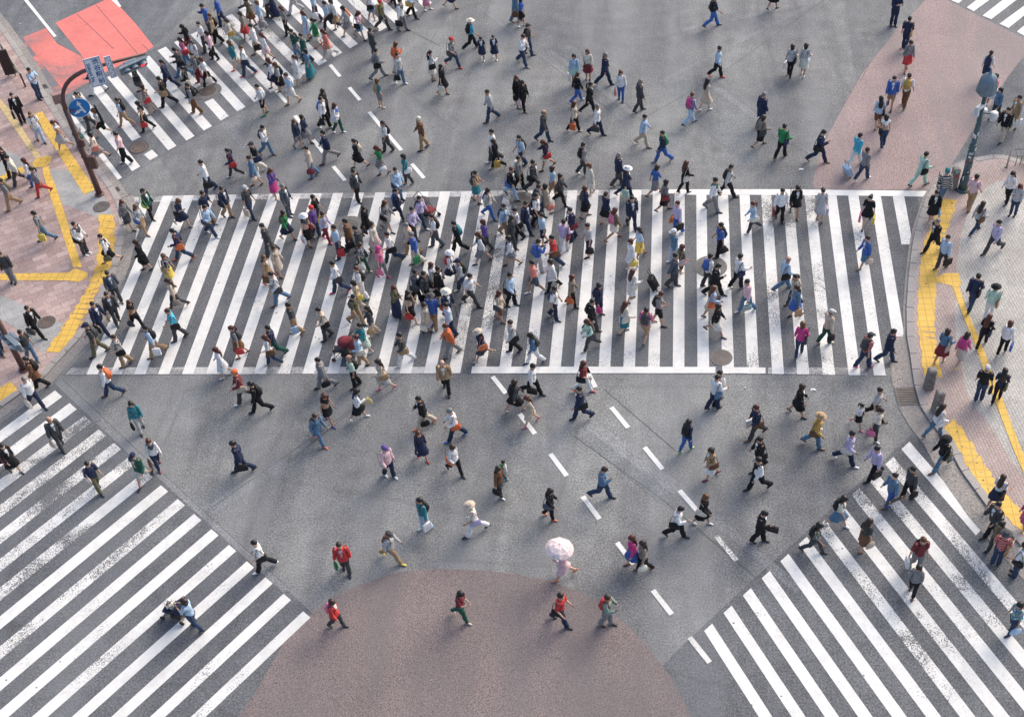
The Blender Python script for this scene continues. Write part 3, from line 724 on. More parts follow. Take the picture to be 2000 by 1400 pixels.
for a,b in (((122,740),(268,879)),((268,879),(566,1150)),((300,210),(640,125)),((1250,235),(1400,150)),((1400,150),(1610,0)),((1110,155),(1190,215)),((1540,272),(1592,310)),((560,905),(690,800)),((690,800),(900,650)),((1120,850),(1300,980)),((1300,980),(1480,1130)),((1180,760),(1320,880)),((395,1004),(700,790)),((600,-40),(860,90)),((1680,160),(1700,120)),((248,391),(700,384)),((700,384),(1300,380.5)),((1300,380.5),(1790,383)),((150,717),(700,716)),((700,716),(1790,719))):
    strip(mt,a,b,.020,.0068+len(mt.f)*5e-5)
tag(mb.build('road_seam',pale),kind='structure'); tag(mt.build('road_joint',seam),kind='structure')

PAINT=paint('road_paint',(.80,.795,.765),UND,.55,1); PAINT2=paint('road_paint_worn',(.79,.785,.755),UND,.95,2); PAINT4=paint('road_paint_ghost',(.60,.60,.59),(.19,.192,.196),1.25,4); PAINT3=paint('road_paint_fresh',(.82,.815,.785),UND,.15,3)
ZM=.010
def V2(p): return Vector((p.x,p.y))
# main crossing: every stripe from its own edge points in the photo
lx=[261.8,308.25,355.2,402,448.5,495.5]
mb=MB(); mats=[PAINT,PAINT2]
P0=G(261.8,730.5); P29=G(1656.9,732.2); PB0=G(401.5,381.2); PB29=G(1612.4,372)
front_px=[(169,731),(215.5,731),(261.8,730.6),(308.2,730.4),(355.2,730.2),(402,730),(448.5,729.9),(495.6,729.8),(544.2,729.6),(591,729.5)]
def interp(tab,i):
    ks=[k for k,_ in tab]; return (np.interp(i,ks,[v[0] for _,v in tab]),np.interp(i,ks,[v[1] for _,v in tab]))
# (stripe number, left edge pixel) along the front and the back line; numbers run left to right
FT=[(-2,(169,731)),(0,(261.8,730.6)),(5,(495.6,729.8)),(7,(591,729.5)),(12,(828,728.8)),(13,(876,728.7)),(18,(1120,728.2)),(19,(1168.5,728.2)),(23,(1362.3,728.4)),(27,(1557,730.5)),(29,(1657.8,732.4)),(31,(1756,733.2)),(33,(1856,734))]
BT=[(-5,(193,386.5)),(-3,(277,383.5)),(0,(401,381.2)),(4,(568,378.5)),(8,(733,376)),(12,(902,373.7)),(16,(1067,372)),(20,(1233,370.9)),(23,(1359.8,370.4)),(26,(1486,370.3)),(29,(1612.4,371.6)),(31,(1698,372.6)),(33,(1786,373.5))]
SW=.47
for i in range(-4,33):
    a=interp(FT,i); a2=interp(FT,i+SW); c=interp(BT,i); c2=interp(BT,i+SW)
    if i<-2:   # cut off by the gutter at the left
        t={-3:.55,-4:.15}[i]; q=lambda u,v:(u[0]+(v[0]-u[0])*t,u[1]+(v[1]-u[1])*t)
        if i==-4: continue
        a,a2=q(c,a),q(c2,a2)
    if i==32:
        continue
    if i==31:
        pass
    A,A2,C,C2=(G(*p,ZM) for p in (a,a2,c,c2))
    if i==31:    # the last stripe ends short in the front
        pass
    mb.poly(ccw([tuple(A),tuple(A2),tuple(C2),tuple(C)]),mi=1 if (13<=i<=16 or i in (26,27,28)) else 0)
# short stub of the stripe beyond, as in the photo
mb.poly(ccw([tuple(G(*p,ZM)) for p in ((1743.5,383.6),(1766,383),(1783,477),(1761,477.6))]))
o=mb.build('zebra_crossing',mats); tag(o,kind='structure')
mb=MB()
def poly_px(mb,pts,z=.014,mi=0): mb.poly(ccw([tuple(G(*p,z)) for p in pts]),mi)
# the two lines along its edges (the front one worn on the left, broken at the manhole)
def edge_line(pts,w,mi,tab):
    pass
fe=[(127,731.5),(400,730.6),(700,729.6),(885,729)]; fi=[(140,717.6),(400,716.8),(700,716.3),(885,716)]
poly_px(mb,fe+fi[::-1],z=.0085,mi=2)
poly_px(mb,[(920,729),(1150,728.6),(1397,728.4),(1397.5,716.4),(1150,715.8),(922,715.8)])
poly_px(mb,[(1422,728.6),(1495,729.2),(1495,717.6),(1422,716.6)])
poly_px(mb,[(1500,729.3),(1600,731),(1700,733),(1781,734),(1778,719.6),(1700,718.6),(1600,717.6),(1500,716.8)],z=.0085,mi=2)
poly_px(mb,[(243,385.5),(400,380.5),(700,376),(1000,372),(1280,370),(1280,380.5),(1000,383),(700,386.5),(400,391.5),(241,396)],z=.0085,mi=2)
poly_px(mb,[(1280,370),(1500,369.6),(1700,371.6),(1817,373),(1815,384.5),(1700,382.6),(1500,380.8),(1280,380.6)])
# lane dashes
def dash(a,b,w=.17,mi=0): 
    A=G(*a,.014);B=G(*b,.014); d=(B-A).normalized(); nn=Vector((-d.y,d.x,0))*w/2; mb.poly(ccw([tuple(A+nn),tuple(A-nn),tuple(B-nn),tuple(B+nn)]),mi)
for a,b in (((645,127),(664,150)),((682,171),(703,196)),((721,219),(784,294)),((804,320),(828,348)),((539,177),(560,201)),((576,226),(587,240)),((612,273),(631,298)),((651,325),(674,353)),
 ((962,735),(988,768)),((1015,808),(1045,847)),((1075,886),(1107,929)),((1138,969),(1171,1013)),((1205,1059),(1238,1101)),((1275,1152),(1312,1199)),((1347,1244),(1386,1293)),
 ((1143,716),(1163,756)),((1194,795),(1227,835)),((1259,873),(1294,916)),((1327,957),(1361,996)),((1399,1046),(1438,1094))): dash(a,b,.17,0 if a[1]<1000 else 1)
# lines at the top left
for q in ([(46,0),(54,0),(110.5,71),(105,73)],[(34,-15),(42,-15),(54,0),(46,0)],[(217,0),(228,0),(237,13),(233,15)],[(204,-17),(215,-17),(228,0),(217,0)]): poly_px(mb,q)
tag(mb.build('road_markings',[PAINT3,PAINT2,PAINT4]),kind='structure')
# upper left diagonal crossing
mb=MB()
E0=[(222,356),(258,334.5),(293,313.5),(328.5,294),(364,275),(398,255.5),(431,236),(463.5,218),(496.5,200),(528,182),(560,164),(591,146.5),(622.5,128.7),(652.5,112),(683,95),(713,78),(741,62),(771,46),(800,30),(828,15),(856,0)]
S0=[(108,206),(141,188),(175,169.5),(209,151.7),(242,133.8),(275,116.3),(307.5,99),(340,83),(372,68),(404,51.5),(436.5,35),(466,19.5),(497,4),(528,-12),(558,-28),(588,-43),(617,-58),(646,-72),(674,-86),(702,-100),(730,-114)]
for k,(e,s) in enumerate(zip(E0,S0)):
    sr=(s[0]+16.5,s[1]-7.4); er=(e[0]+16,e[1]-9)
    if k==2:
        poly_px(mb,[s,sr,(275,268),(258,276)],ZM,0); poly_px(mb,[(281,302),(297,292.5),er,e],ZM,0); continue
    if k==6:
        poly_px(mb,[s,sr,(394,168),(378,176)],ZM,0); poly_px(mb,[(399,200),(416,192.5),er,e],ZM,0); continue
    poly_px(mb,[s,sr,er,e],ZM,1 if k in (9,10,11,16) else 0)
tag(mb.build('zebra_crossing',[PAINT,PAINT2]),kind='structure')
# lower left crossing
mb=MB()
U=[(78,736),(107.3,762.2),(135.8,786.8),(164.3,812),(192.8,838.3),(222.5,864.5),(253,891),(284,919),(314,947),(347,974),(379,1003),(412.7,1032.7),(447.2,1063.3),(482,1095.5),(518.5,1126.6),(554,1158.8),(592,1193)]
d0=(G(0,840)-G(107.3,762.2)).normalized(); d1=(G(104,1120)-G(314,947)).normalized(); dd_=((d0+d1)/2).normalized()
for k,u in enumerate(U[1:],1):
    l=(u[0]+14.2,u[1]+12.4)
    A=G(*u,ZM); B=G(*l,ZM); n_=26
    mb.poly(ccw([tuple(A),tuple(B),tuple(B+dd_*n_),tuple(A+dd_*n_)]),1 if k in(3,4,5,6,7,9) else 0)
tag(mb.build('zebra_crossing',[PAINT,PAINT2]),kind='structure')
# lower right crossing
mb=MB()
U=[(1776.4,862.4),(1744.9,892),(1712,922),(1679,952.5),(1645,984),(1610.5,1015.5),(1575.8,1047.7),(1540,1081),(1503.4,1114.3),(1466.6,1147.9),(1429,1182),(1391,1217)]
dr=(G(1922,1029)-G(1776.4,862.4)).normalized()
for k,u in enumerate(U):
    l=(u[0]-15.8,u[1]+14.4); A=G(*u,ZM); B=G(*l,ZM); n_=(G(1922,1029)-G(1776.4,862.4)).length if k==0 else 16
    mb.poly(ccw([tuple(A),tuple(B),tuple(B+dr*n_),tuple(A+dr*n_)]),1 if k in(1,2,3,4,5) else 0)
tag(mb.build('zebra_crossing',[PAINT,PAINT2]),kind='structure')
# far right crossing
mb=MB()
for q in ([(1856,0),(1872,7),(1880,0),(1915,-28),(1890,-36)],[(1888,15),(1902,22.4),(1933,0),(1990,-42),(1960,-40)],[(1919,31),(1936,38),(1986,0),(2040,-40),(2010,-40)],[(1952,47),(1970,55),(2000,31),(2080,-30),(2060,-36),(2000,12)],[(1986,62),(2000,70),(2080,6),(2070,-4)],[(2018,80),(2034,88),(2110,28),(2100,14)]): poly_px(mb,q,ZM)
tag(mb.build('zebra_crossing',[PAINT3]),kind='structure')
# red bus lane panels
RED=paint('red_lane_paint',(.78,.225,.195),(.17,.172,.178),.34,5); REDM=paint('red_lane_paint_scuffed',(.76,.225,.195),(.17,.172,.178),.8,8); REDW=paint('red_lane_paint_worn',(.74,.22,.19),(.17,.172,.178),1.6,6)
mb=MB()
poly_px(mb,[(108,45),(206,0),(217,-5),(266,48),(300,91),(284,103),(190,150),(170,125),(158,107)],.008,0)
poly_px(mb,[(45,73.5),(90,55.5),(101,72),(112,86),(158,110),(190,152),(160,168),(126,186)],.0078,2)
poly_px(mb,[(112,84),(128,73),(158,106),(155,109)],.008,1)
poly_px(mb,[(31,82),(44,75),(120,172),(126,188),(108,186)],.0085,1)
tag(mb.build('bus_lane',[RED,REDW,REDM]),kind='structure')
mt=MB()
for a,b in (((150,28),(222,96)),((187,10),(270,107)),((278,87),(292,101))): strip(mt,a,b,.03,.0095)
tag(mt.build('lane_joint',seam),kind='structure')
# pink anti-skid aprons
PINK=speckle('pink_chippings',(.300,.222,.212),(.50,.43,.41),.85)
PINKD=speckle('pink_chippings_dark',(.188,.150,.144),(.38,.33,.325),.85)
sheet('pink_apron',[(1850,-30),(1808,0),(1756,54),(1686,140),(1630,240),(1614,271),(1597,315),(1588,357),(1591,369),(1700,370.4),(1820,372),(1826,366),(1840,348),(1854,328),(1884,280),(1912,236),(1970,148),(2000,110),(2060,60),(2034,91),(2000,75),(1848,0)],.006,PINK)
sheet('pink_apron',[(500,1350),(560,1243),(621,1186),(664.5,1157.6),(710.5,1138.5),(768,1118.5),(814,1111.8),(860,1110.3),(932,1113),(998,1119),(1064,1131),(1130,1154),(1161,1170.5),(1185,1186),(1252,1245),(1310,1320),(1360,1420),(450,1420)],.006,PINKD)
# ------------------------------------------------------------------ pavements
KL=[(-60,-20),(0,48),(33,95),(62,140),(90,190),(130,250),(170,305),(200,342),(217,364),(232,389),(239,415),(240,440),(234,480),(224,520),(207,558),(195,582),(178,622),(150,660),(105,708),(84,732),(37,765),(0,791),(-60,832)]
KR=[(2130,332),(2060,326),(2000,316),(1963,306),(1940,305),(1904,311),(1868,327),(1844,346),(1826,368),(1814,386),(1801,425),(1793,450),(1786,488),(1780,540),(1776,600),(1777,657),(1783,690),(1792,752),(1803,790),(1820,818),(1851,857),(1884,918),(1937,991),(1979,1039),(2000,1062),(2130,1210)]
PLP=KL+[(-600,830),(-600,-100)]; PRP=KR+[(2700,1250),(2700,300)]
PAVES=[PLP,PRP]
STONE=speckle('kerb_stone',(.36,.335,.31),(.42,.40,.38),.5); GUT=speckle('gutter_concrete',(.27,.25,.23),(.44,.41,.38),.8)
PAVL=bricks('pink_paving',(.325,.232,.212),(.48,.365,.335),(.22,.165,.155),.62,.31,-33,.5,.5,.010)
PAVG=bricks('grey_paving',(.30,.30,.295),(.36,.36,.35),(.44,.43,.42),.62,.31,-33,.5,.4,.008)
PAVR=bricks('grey_setts',(.47,.455,.425),(.40,.39,.365),(.20,.192,.18),.21,.105,80,.5,.6,.008)
PAVB=bricks('pink_setts',(.44,.345,.315),(.385,.31,.285),(.19,.165,.15),.21,.105,80,.5,.6,.008)
def slab(name,pts,m,ztop=PAVE):
    mb=MB(); mb.prism(ccw([(p.x,p.y) for p in (G(a,b,ztop) for a,b in pts)]),-.05,ztop); tag(mb.build(name,m),kind='structure')
def offs(line,d,z):
    P=[V2(G(a,b,z)) for a,b in line]; out=[]
    for i,p in enumerate(P):
        t=(P[min(i+1,len(P)-1)]-P[max(i-1,0)]).normalized(); out.append(p+Vector((-t.y,t.x))*d)
    return P,out
def resample(line,step,z):
    P=[V2(G(a,b,z)) for a,b in line]; out=[P[0]]; acc=0
    for i in range(len(P)-1):
        L_=(P[i+1]-P[i]).length; k=max(1,int(L_/step+.5))
        for j in range(1,k+1): out.append(P[i]+(P[i+1]-P[i])*j/k)
    return out
def kerbstones(name,line,d0,d1,z,m,thick):
    P=resample(line,.85,z); mb=MB(); N=[]
    for i,p in enumerate(P):
        t=(P[min(i+1,len(P)-1)]-P[max(i-1,0)]).normalized(); N.append(Vector((-t.y,t.x)))
    for i in range(len(P)-1):
        g=.014/max((P[i+1]-P[i]).length,.1); a=P[i].lerp(P[i+1],g); b=P[i].lerp(P[i+1],1-g); na=N[i]; nb=N[i+1]
        q=ccw([tuple(a+na*d0),tuple(b+nb*d0),tuple(b+nb*d1),tuple(a+na*d1)]); mb.prism(q,z-thick,z+.004*((i*7)%3)/2)
    tag(mb.build(name,m),kind='structure')
def band(name,line,d0,d1,z,m,thick=0):
    mb=MB(); _,A=offs(line,d0,z); _,B=offs(line,d1,z)
    for i in range(len(A)-1):
        q=ccw([(A[i].x,A[i].y),(A[i+1].x,A[i+1].y),(B[i+1].x,B[i+1].y),(B[i].x,B[i].y)])
        if thick: mb.prism(q,z-thick,z+i*1e-4)
        else: mb.poly([(x,y,z+i*1.5e-4) for x,y in q])
    tag(mb.build(name,m),kind='structure')
slab('pavement',PLP,PAVL); slab('pavement',PRP,PAVR)
sgnL=-1 if True else 1
# kerb stones stand 5 mm proud of the paving and end the slab towards the road
kerbstones('kerb',KL,-.16,.10,PAVE+.012,STONE,.12); kerbstones('kerb',KR,-.10,.16,PAVE+.012,STONE,.12)
KLg=KL[:]; band('gutter',KL[9:],.10,.62,.016,GUT); band('gutter',KL[:10],.10,.42,.016,GUT)
band('gutter',KR[15:],-.85,-.10,.016,GUT); band('gutter',KR[5:16],-.22,-.10,.016,GUT)
band('pavement_border',KR,.16,1.6,PAVE+.004,PAVB)
ZP=PAVE+.004
sheet('grey_pavement',[(84,330),(135,333),(190,360),(205,385),(222,419),(192,427),(166,415),(121,398),(112,372)],ZP,PAVG)
sheet('grey_pavement',[(-40,560),(0,577),(35,590),(80,618),(127,632),(112,655),(85,690),(60,668),(30,640),(-40,600)],ZP,PAVG)
sheet('grey_pavement',[(-60,285),(0,290),(45,308),(58,325),(20,340),(0,345),(-60,356)],ZP,PAVG)
# tactile paving
YEL=tactile('tactile_yellow',(.80,.505,.095)); YEL2=tactile('tactile_faded',(.66,.50,.24))
ZT=PAVE+.009
mb=MB()
_tz=[0]
def typ(pts,mi=0,z=None):
    _tz[0]+=1; z=ZT+_tz[0]*6e-5
    mb.poly(ccw([tuple(G(*p,z)) for p in pts]),mi)
typ([(66,224),(82,217.5),(187,370),(164,380)])
typ([(-40,152),(-40,168),(0,211),(70,311),(79,304.5),(18,213),(0,193)],1)
typ([(62,320),(70,310),(92,304),(102,306),(98,318),(86,326),(66,328)])
typ([(-40,356),(0,345),(55,320),(63,328),(0,358),(-40,369)])
typ([(83,327),(95,324),(99,340),(112,372),(160,522),(143,522),(84,340)])
typ([(-60,534),(0,534.5),(134,532.5),(146,524),(172,533),(170,543),(152,551),(136,548),(0,547),(-60,548)])
def steps(ptsL,ptsR,n,jit):
    """blocks of studded tile laid in steps along a curved kerb"""
    L=[np.array(p,float) for p in ptsL]; Q=[np.array(p,float) for p in ptsR]
    def at(P,t):
        s=t*(len(P)-1); i=min(int(s),len(P)-2); return P[i]+(P[i+1]-P[i])*(s-i)
    for k in range(n):
        a,b=at(L,k/n),at(L,(k+1)/n); c,d=at(Q,k/n),at(Q,(k+1)/n); j=jit*(1 if k%2 else -.4)
        m1=(a+b)/2; m2=(c+d)/2; h1=(b-a)/2*1.0; u=(m2-m1)/np.linalg.norm(m2-m1)*j
        w_=m2-m1
        typ([tuple(m1-h1+u),tuple(m1+h1+u),tuple(m1+h1+w_+u),tuple(m1-h1+w_+u)])
steps([(193,419),(193,470),(187,520),(172,560),(151,594),(130,627),(88,687)],[(222,419),(225,475),(214,525),(198,553),(177,594),(156,635),(121,687)],24,2.0)
typ([(-40,775),(0,757),(20,745),(36,762),(0,790),(-40,815)])
steps([(1843,388),(1820,439),(1807,464),(1800,497),(1796,524),(1793,578),(1791,632),(1797,666),(1804,735)],[(1870,390),(1851,446),(1840,479),(1833,510),(1830,540),(1826,590),(1825,632),(1829,676),(1839,735)],30,1.6)
typ([(1831,541),(1843,534),(1872,533),(1878,555),(1872,560),(1885,632),(1886,600),(1870,562),(1858,557),(1846,555),(1831,551)])
typ([(1858.5,556.5),(1872,556),(1886,600),(1911,657),(1932,710),(1958,777),(1966,800),(1990.5,866),(2000,888),(2060,1020),(2045,1030),(2000,926),(1975,866),(1943,782),(1907,682),(1874.6,600)])
steps([(1845,834),(1878,888),(1899,932),(1935,978),(1968,1012),(2000,1043),(2060,1110)],[(1864,818),(1898,866),(1926,912),(1948,945),(1968,970),(2000,1002),(2070,1075)],20,2.2)
tag(mb.build('tactile_paving',[YEL,YEL2]),kind='structure')
# ------------------------------------------------------------------ covers and grates
IRON=worn_metal('cast_iron',(.17,.155,.145),.6,.5,(.30,.28,.26),3); IRONB=worn_metal('brown_iron',(.155,.12,.105),.7,.3,(.25,.2,.18),2)
CONC=speckle('patch_concrete',(.17,.165,.155),(.3,.29,.28),.5); DARK=mat('drain_dark',(.02,.02,.022),.8)
def disc(mb,c,r,z,n=36,mi=0): mb.poly([(c.x+r*math.cos(2*PI*k/n),c.y+r*math.sin(2*PI*k/n),z) for k in range(n)],mi)
def ring(mb,c,r0,r1,z,n=36,mi=0):
    for k in range(n):
        a,b=2*PI*k/n,2*PI*(k+1)/n
        mb.poly([(c.x+r0*math.cos(a),c.y+r0*math.sin(a),z),(c.x+r1*math.cos(a),c.y+r1*math.sin(a),z),(c.x+r1*math.cos(b),c.y+r1*math.sin(b),z),(c.x+r0*math.cos(b),c.y+r0*math.sin(b),z)],mi)
def manhole(px,py,rpx,lab,m,z=.018,patchr=0,holes=True):
    c=G(px,py,z); r=(G(px+rpx,py,z)-c).length; o=empty('manhole_cover',c); tag(o,lab,'manhole cover')
    L=Vector((0,0,0))
    if patchr:
        q=MB(); disc(q,L,r*patchr,-.002); q.build('surround',CONC,o)
    p=MB(); disc(p,L,r,.002); ring(p,L,r*.90,r*.985,.005,36); 
    if holes:
        h=p; s=r/7.2
        for i in range(-6,7):
            for j in range(-6,7):
                x=(i+.5*(j%2))*s; y=j*s
                if x*x+y*y<(r*.86)**2 and x*x+y*y>(r*.12)**2: h.poly([(x-s*.27,y-s*.18,.006),(x+s*.27,y-s*.18,.006),(x+s*.27,y+s*.18,.006),(x-s*.27,y+s*.18,.006)],1)
    else:
        h=p; ring(h,L,r*.60,r*.63,.006,36,1); ring(h,L,r*1.0,r*1.05,.004,36,1)
        for k in range(4): a=PI/4*k; h.poly([(math.cos(a)*r*.6-.006,math.sin(a)*r*.6,.0065),(math.cos(a)*r*.6+.006,math.sin(a)*r*.6,.0065),(math.cos(a)*r*.2+.006,math.sin(a)*r*.2,.0065),(math.cos(a)*r*.2-.006,math.sin(a)*r*.2,.0065)],1)
    p.build('plate',[m,DARK],o)
manhole(1409,698,22,'round perforated grey manhole cover breaking the front edge line of the crossing',IRON)
manhole(1388,521,17,'smooth round manhole cover set in a wide concrete disc on the zebra stripes',IRON,.018,1.9,False)
manhole(405,178,15,'brown manhole cover in a round worn patch amid the far crowd',IRONB,.018,1.8,False)
manhole(271,288,18,'plain brown round manhole cover at the end of a far zebra stripe',IRONB,.018,0,False)
manhole(1020,391,15,'worn manhole cover in a grey disc on the back edge of the crossing',IRON,.018,1.7,False)
manhole(680,442,17,'manhole cover in a pale worn disc on the left half of the crossing',IRON,.018,1.8,False)
manhole(198,404,15,'ringed manhole cover in the grey paving near the curved kerb',IRON,PAVE+.012,0,False)
manhole(91,629,16,'ringed manhole cover with a reddish middle on the left pavement',IRONB,PAVE+.012,0,False)
def grate(pts,nb,lab,z=.020):
    P=[G(*p,z) for p in pts]; c=sum(P,Vector())/4; o=empty('drain_grate',c); tag(o,lab,'drain grate')
    a=MB(); a.poly(ccw([tuple(p-c) for p in P])); a.build('well',DARK,o)
    f=MB()
    for i in range(4):
        A,B=P[i]-c,P[(i+1)%4]-c; i0=A*.88; i1=B*.88; f.prism(ccw([(A.x,A.y),(B.x,B.y),(i1.x,i1.y),(i0.x,i0.y)]),.0,.012)
    f.build('frame',CONC,o)
    b=MB()
    for k in range(nb):
        t=(k+.5)/nb; A=(P[0]+(P[3]-P[0])*t)-c; B=(P[1]+(P[2]-P[1])*t)-c; A*=.88; B*=.88; d=(P[3]-P[0])/nb*.22
        b.prism(ccw([(A.x-d.x,A.y-d.y),(B.x-d.x,B.y-d.y),(B.x+d.x,B.y+d.y),(A.x+d.x,A.y+d.y)]),.001,.009)
    b.build('bar_grid',IRON,o)
grate([(1756,792),(1802,790),(1790,756),(1746,757)],9,'wide slatted drain grate in the road beside the right kerb')
grate([(219,381),(236,372),(231,364),(214,371)],6,'small drain grate at the foot of the signal post by the left kerb')
grate([(81,176),(95,172),(90,164),(77,168)],5,'small dark drain grate in the gutter near the red lane')
# ------------------------------------------------------------------ posts, lamps, signals
BROWN=worn_metal('brown_paint',(.115,.062,.055),.5,.2,(.22,.17,.15),4); SLATE=worn_metal('slate_paint',(.20,.245,.29),.5,.2,(.14,.16,.18),4)
GREEN=worn_metal('green_paint',(.07,.115,.115),.45,.2,(.10,.14,.14),5); LAMPG=worn_metal('lamp_paint',(.17,.23,.275),.45,.2,(.09,.13,.15),3)
WHITE=worn_metal('white_housing',(.66,.66,.66),.4,.0,(.45,.45,.44),6); BLACK=mat('black_plastic',(.02,.02,.022),.5); GLASSD=mat('lens_dark',(.10,.12,.115),.25)
SIGNW=mat('sign_white',(.74,.77,.80),.45); SIGNB=mat('sign_blue',(.02,.10,.30),.45); SIGNB2=mat('sign_round_blue',(.01,.19,.52),.4)
REDL=mat('lamp_red',(.5,.01,.01),.3,0,.5,((1,.03,.03),1.0))
def solve_z(bx,by,tx,ty,z0=PAVE):
    """height at which the vertical above pixel (bx,by) passes closest to pixel (tx,ty)"""
    b=G(bx,by,z0); best=(1e9,0)
    for z in np.arange(.1,9,.02):
        v=np.array([b.x-CX,b.y-CY,z-CZ])@CM; u=(1000+CF*v[0]/-v[2],CPY-CF*v[1]/-v[2]); d=(u[0]-tx)**2+(u[1]-ty)**2
        if d<best[0]: best=(d,z)
    return best[1]
def plate_frame(origin,xdir,facing=None):
    x=xdir.normalized(); zax=Vector((0,0,1)); y=zax.cross(x).normalized()
    Mx=Matrix.Identity(4)
    for i in range(3): Mx[i][0]=x[i]; Mx[i][1]=y[i]; Mx[i][2]=zax[i]; Mx[i][3]=origin[i]
    return Mx
def signal_head(root,Mx,lit):
    """three lens head; local x along the head, -y the face, z up"""
    b=MB(); b.box((0,.06,0),(1.18,.16,.42),bev=.05); b.xf(Mx); b.build('housing',SLATE,root)
    k=MB(); k.box((-.05,.20,.10),(.5,.14,.2),bev=.02); k.box((0,-.03,.235),(1.22,.10,.02)); k.xf(Mx); k.build('back_box',SLATE,root)
    for i,x in enumerate((-.36,0,.36)):
        l=MB(); l.loft([((x,-.022,0),EX*.135,EZ*.135),((x,-.035,0),EX*.12,EZ*.12)],20); l.xf(Mx); l.build('lens',REDL if (lit and i==2) else GLASSD,root)
        v=MB(); n=18; vs=[];fs=[]
        for j in range(n+1):
            a=-.35+(PI+.7)*j/n; c,s=math.cos(a),math.sin(a); dep=-.05-.20*max(0,(s+.5)/1.5)
            vs+=[(x+.15*c,-.02,.15*s),(x+.155*c,dep,.155*s),(x+.165*c,dep,.165*s),(x+.165*c,-.02,.165*s)]
        for j in range(n):
            for q in range(3): fs.append((j*4+q,(j+1)*4+q,(j+1)*4+q+1,j*4+q+1))
        v.add(vs,fs); v.xf(Mx); v.build('visor',SLATE,root)
# --- signal post with the curved arm at the left
b=G(195,380,PAVE); ztop=solve_z(195,380,127,200); zarm=ztop+1.15
e1=G(196,132,zarm); e2=G(285,108,zarm)
h=Vector((e2.x-b.x,e2.y-b.y,0)); 
o=empty('traffic_signal_post',b); tag(o,'brown traffic signal post with curved overhead arm on the left pavement corner','signal post')
ad=(e2-e1); ad.z=0; ad.normalize(); e1f=e1
pts=[Vector((0,0,0)),Vector((0,0,1.2)),Vector((0,0,ztop-.35))]
T1=Vector((e1.x-b.x,e1.y-b.y,zarm))
for t in np.linspace(.12,1,9):
    c0=Vector((0,0,ztop-.35)); c1=Vector((0,0,zarm)); pts.append(c0*(1-t)**2+c1*2*t*(1-t)+T1*t*t)
T2=Vector((e2.x-b.x,e2.y-b.y,zarm)); pts.append(T2)
m_=MB(); m_.tube(pts[:3],[.135,.12,.11],12); m_.build('post',BROWN,o,True)
m_=MB(); m_.tube(pts[2:],[.11]+[.085]*8+[.07,.055],10); m_.build('arm',BROWN,o,True)
m_=MB(); m_.loft([((0,0,.0),EX*.2,EY*.2),((0,0,.05),EX*.2,EY*.2),((0,0,.09),EX*.15,EY*.15)],12); m_.build('base_plate',BROWN,o)
# boxes and brackets on the post
cl=MB(); q=b
for zz,ox,oy in ((ztop-2.0,.18,-.05),(ztop-2.45,-.12,.12)): cl.box((ox,oy,zz),(.16,.16,.34),bev=.02)
for zz in (ztop-1.6,ztop-2.2,ztop-2.75): cl.loft([((0,0,zz),EX*.15,EY*.15),((0,0,zz+.06),EX*.15,EY*.15)],10)
cl.build('junction_box',BROWN,o)
bx=MB(); bx.box((.30,-.10,ztop-2.95),(.34,.22,.62),bev=.03); bx.build('push_button_box',BROWN,o)
pd=G(110,190,ztop-.2); 
pb_=MB(); pb_.box((pd.x-b.x+.05,pd.y-b.y,ztop-.30),(.42,.26,.42),rot=Matrix.Rotation(.5,3,'Z'),bev=.02); pb_.build('pedestrian_signal',worn_metal('pink_box',(.36,.22,.20),.6,.1),o)
bk=MB(); bk.tube([(0,0,ztop-.5),(pd.x-b.x+.05,pd.y-b.y,ztop-.45)],.03,6); bk.build('bracket',BROWN,o)
# --- signal head at the arm's end
hd=G(262,131,zarm-.12); xd=(G(282,120,zarm)-G(236,140,zarm)); xd.z=0
sg=empty('traffic_light',hd); tag(sg,'slate grey traffic light with its red lamp lit on the overhead arm','traffic light')
fm=plate_frame(Vector((0,0,0)),xd); signal_head(sg,fm@Matrix.Rotation(R(10),4,'X'),True)
# --- station name plate and the narrow plate beside it, both hung on the arm
def plate(px,py,z,wd,ht,lab,name,cat):
    c=G(px,py,z); o=empty(name,c); tag(o,lab,cat); Mx=plate_frame(Vector((0,0,0)),ad)
    Mx=Mx@Matrix.Translation((0,-.13,0)); a=MB(); a.box((0,.02,0),(wd,.03,ht)); a.xf(Mx); a.build('panel',SIGNW,o)
    f=MB(); t=.035
    for cx,cz,dx,dz in ((0,ht/2-t,wd-.03,.018),(0,-ht/2+t,wd-.03,.018),(wd/2-t,0,.018,ht-2*t-.02),(-wd/2+t,0,.018,ht-2*t-.02)): f.box((cx,.003,cz),(dx,.006,dz))
    f.xf(Mx); f.build('border_line',SIGNB,o)
    br=MB(); br.tube([(-wd*.3,.07,ht*.18),(wd*.3,.07,ht*.18)],.03,6); br.xf(Mx); br.build('bracket',BROWN,o); return o,Mx
zs_=zarm-.05
pl,Mx=plate(186,138,zs_,.66,1.28,'white station name plate with blue Japanese lettering hanging on the arm','station_sign','sign')
FR=Matrix.Translation((0,-.0005,0))@Matrix.Rotation(PI/2,4,'X')
for k,ch in enumerate('渋谷駅前'): lettering(ch,.27,SIGNB,pl,Mx@Matrix.Translation((.11,-.002,.44-k*.29))@Matrix.Rotation(PI/2,4,'X'))
lettering('Shibuya Sta.',.185,SIGNB,pl,Mx@Matrix.Translation((-.19,-.002,0))@Matrix.Rotation(PI/2,4,'Y')@Matrix.Rotation(PI/2,4,'X'))
p2,Mx2=plate(214.5,128.5,zarm-.05,.26,.98,'narrow white plate with a blue border beside the station name plate','name_plate','sign')
dm_=MB()
for k in range(8): dm_.box((0+(.03 if k%2 else -.03),.002,.38-k*.108),(.07,.006,.035),rot=Matrix.Rotation(.6 if k%2 else -.4,3,'Y'))
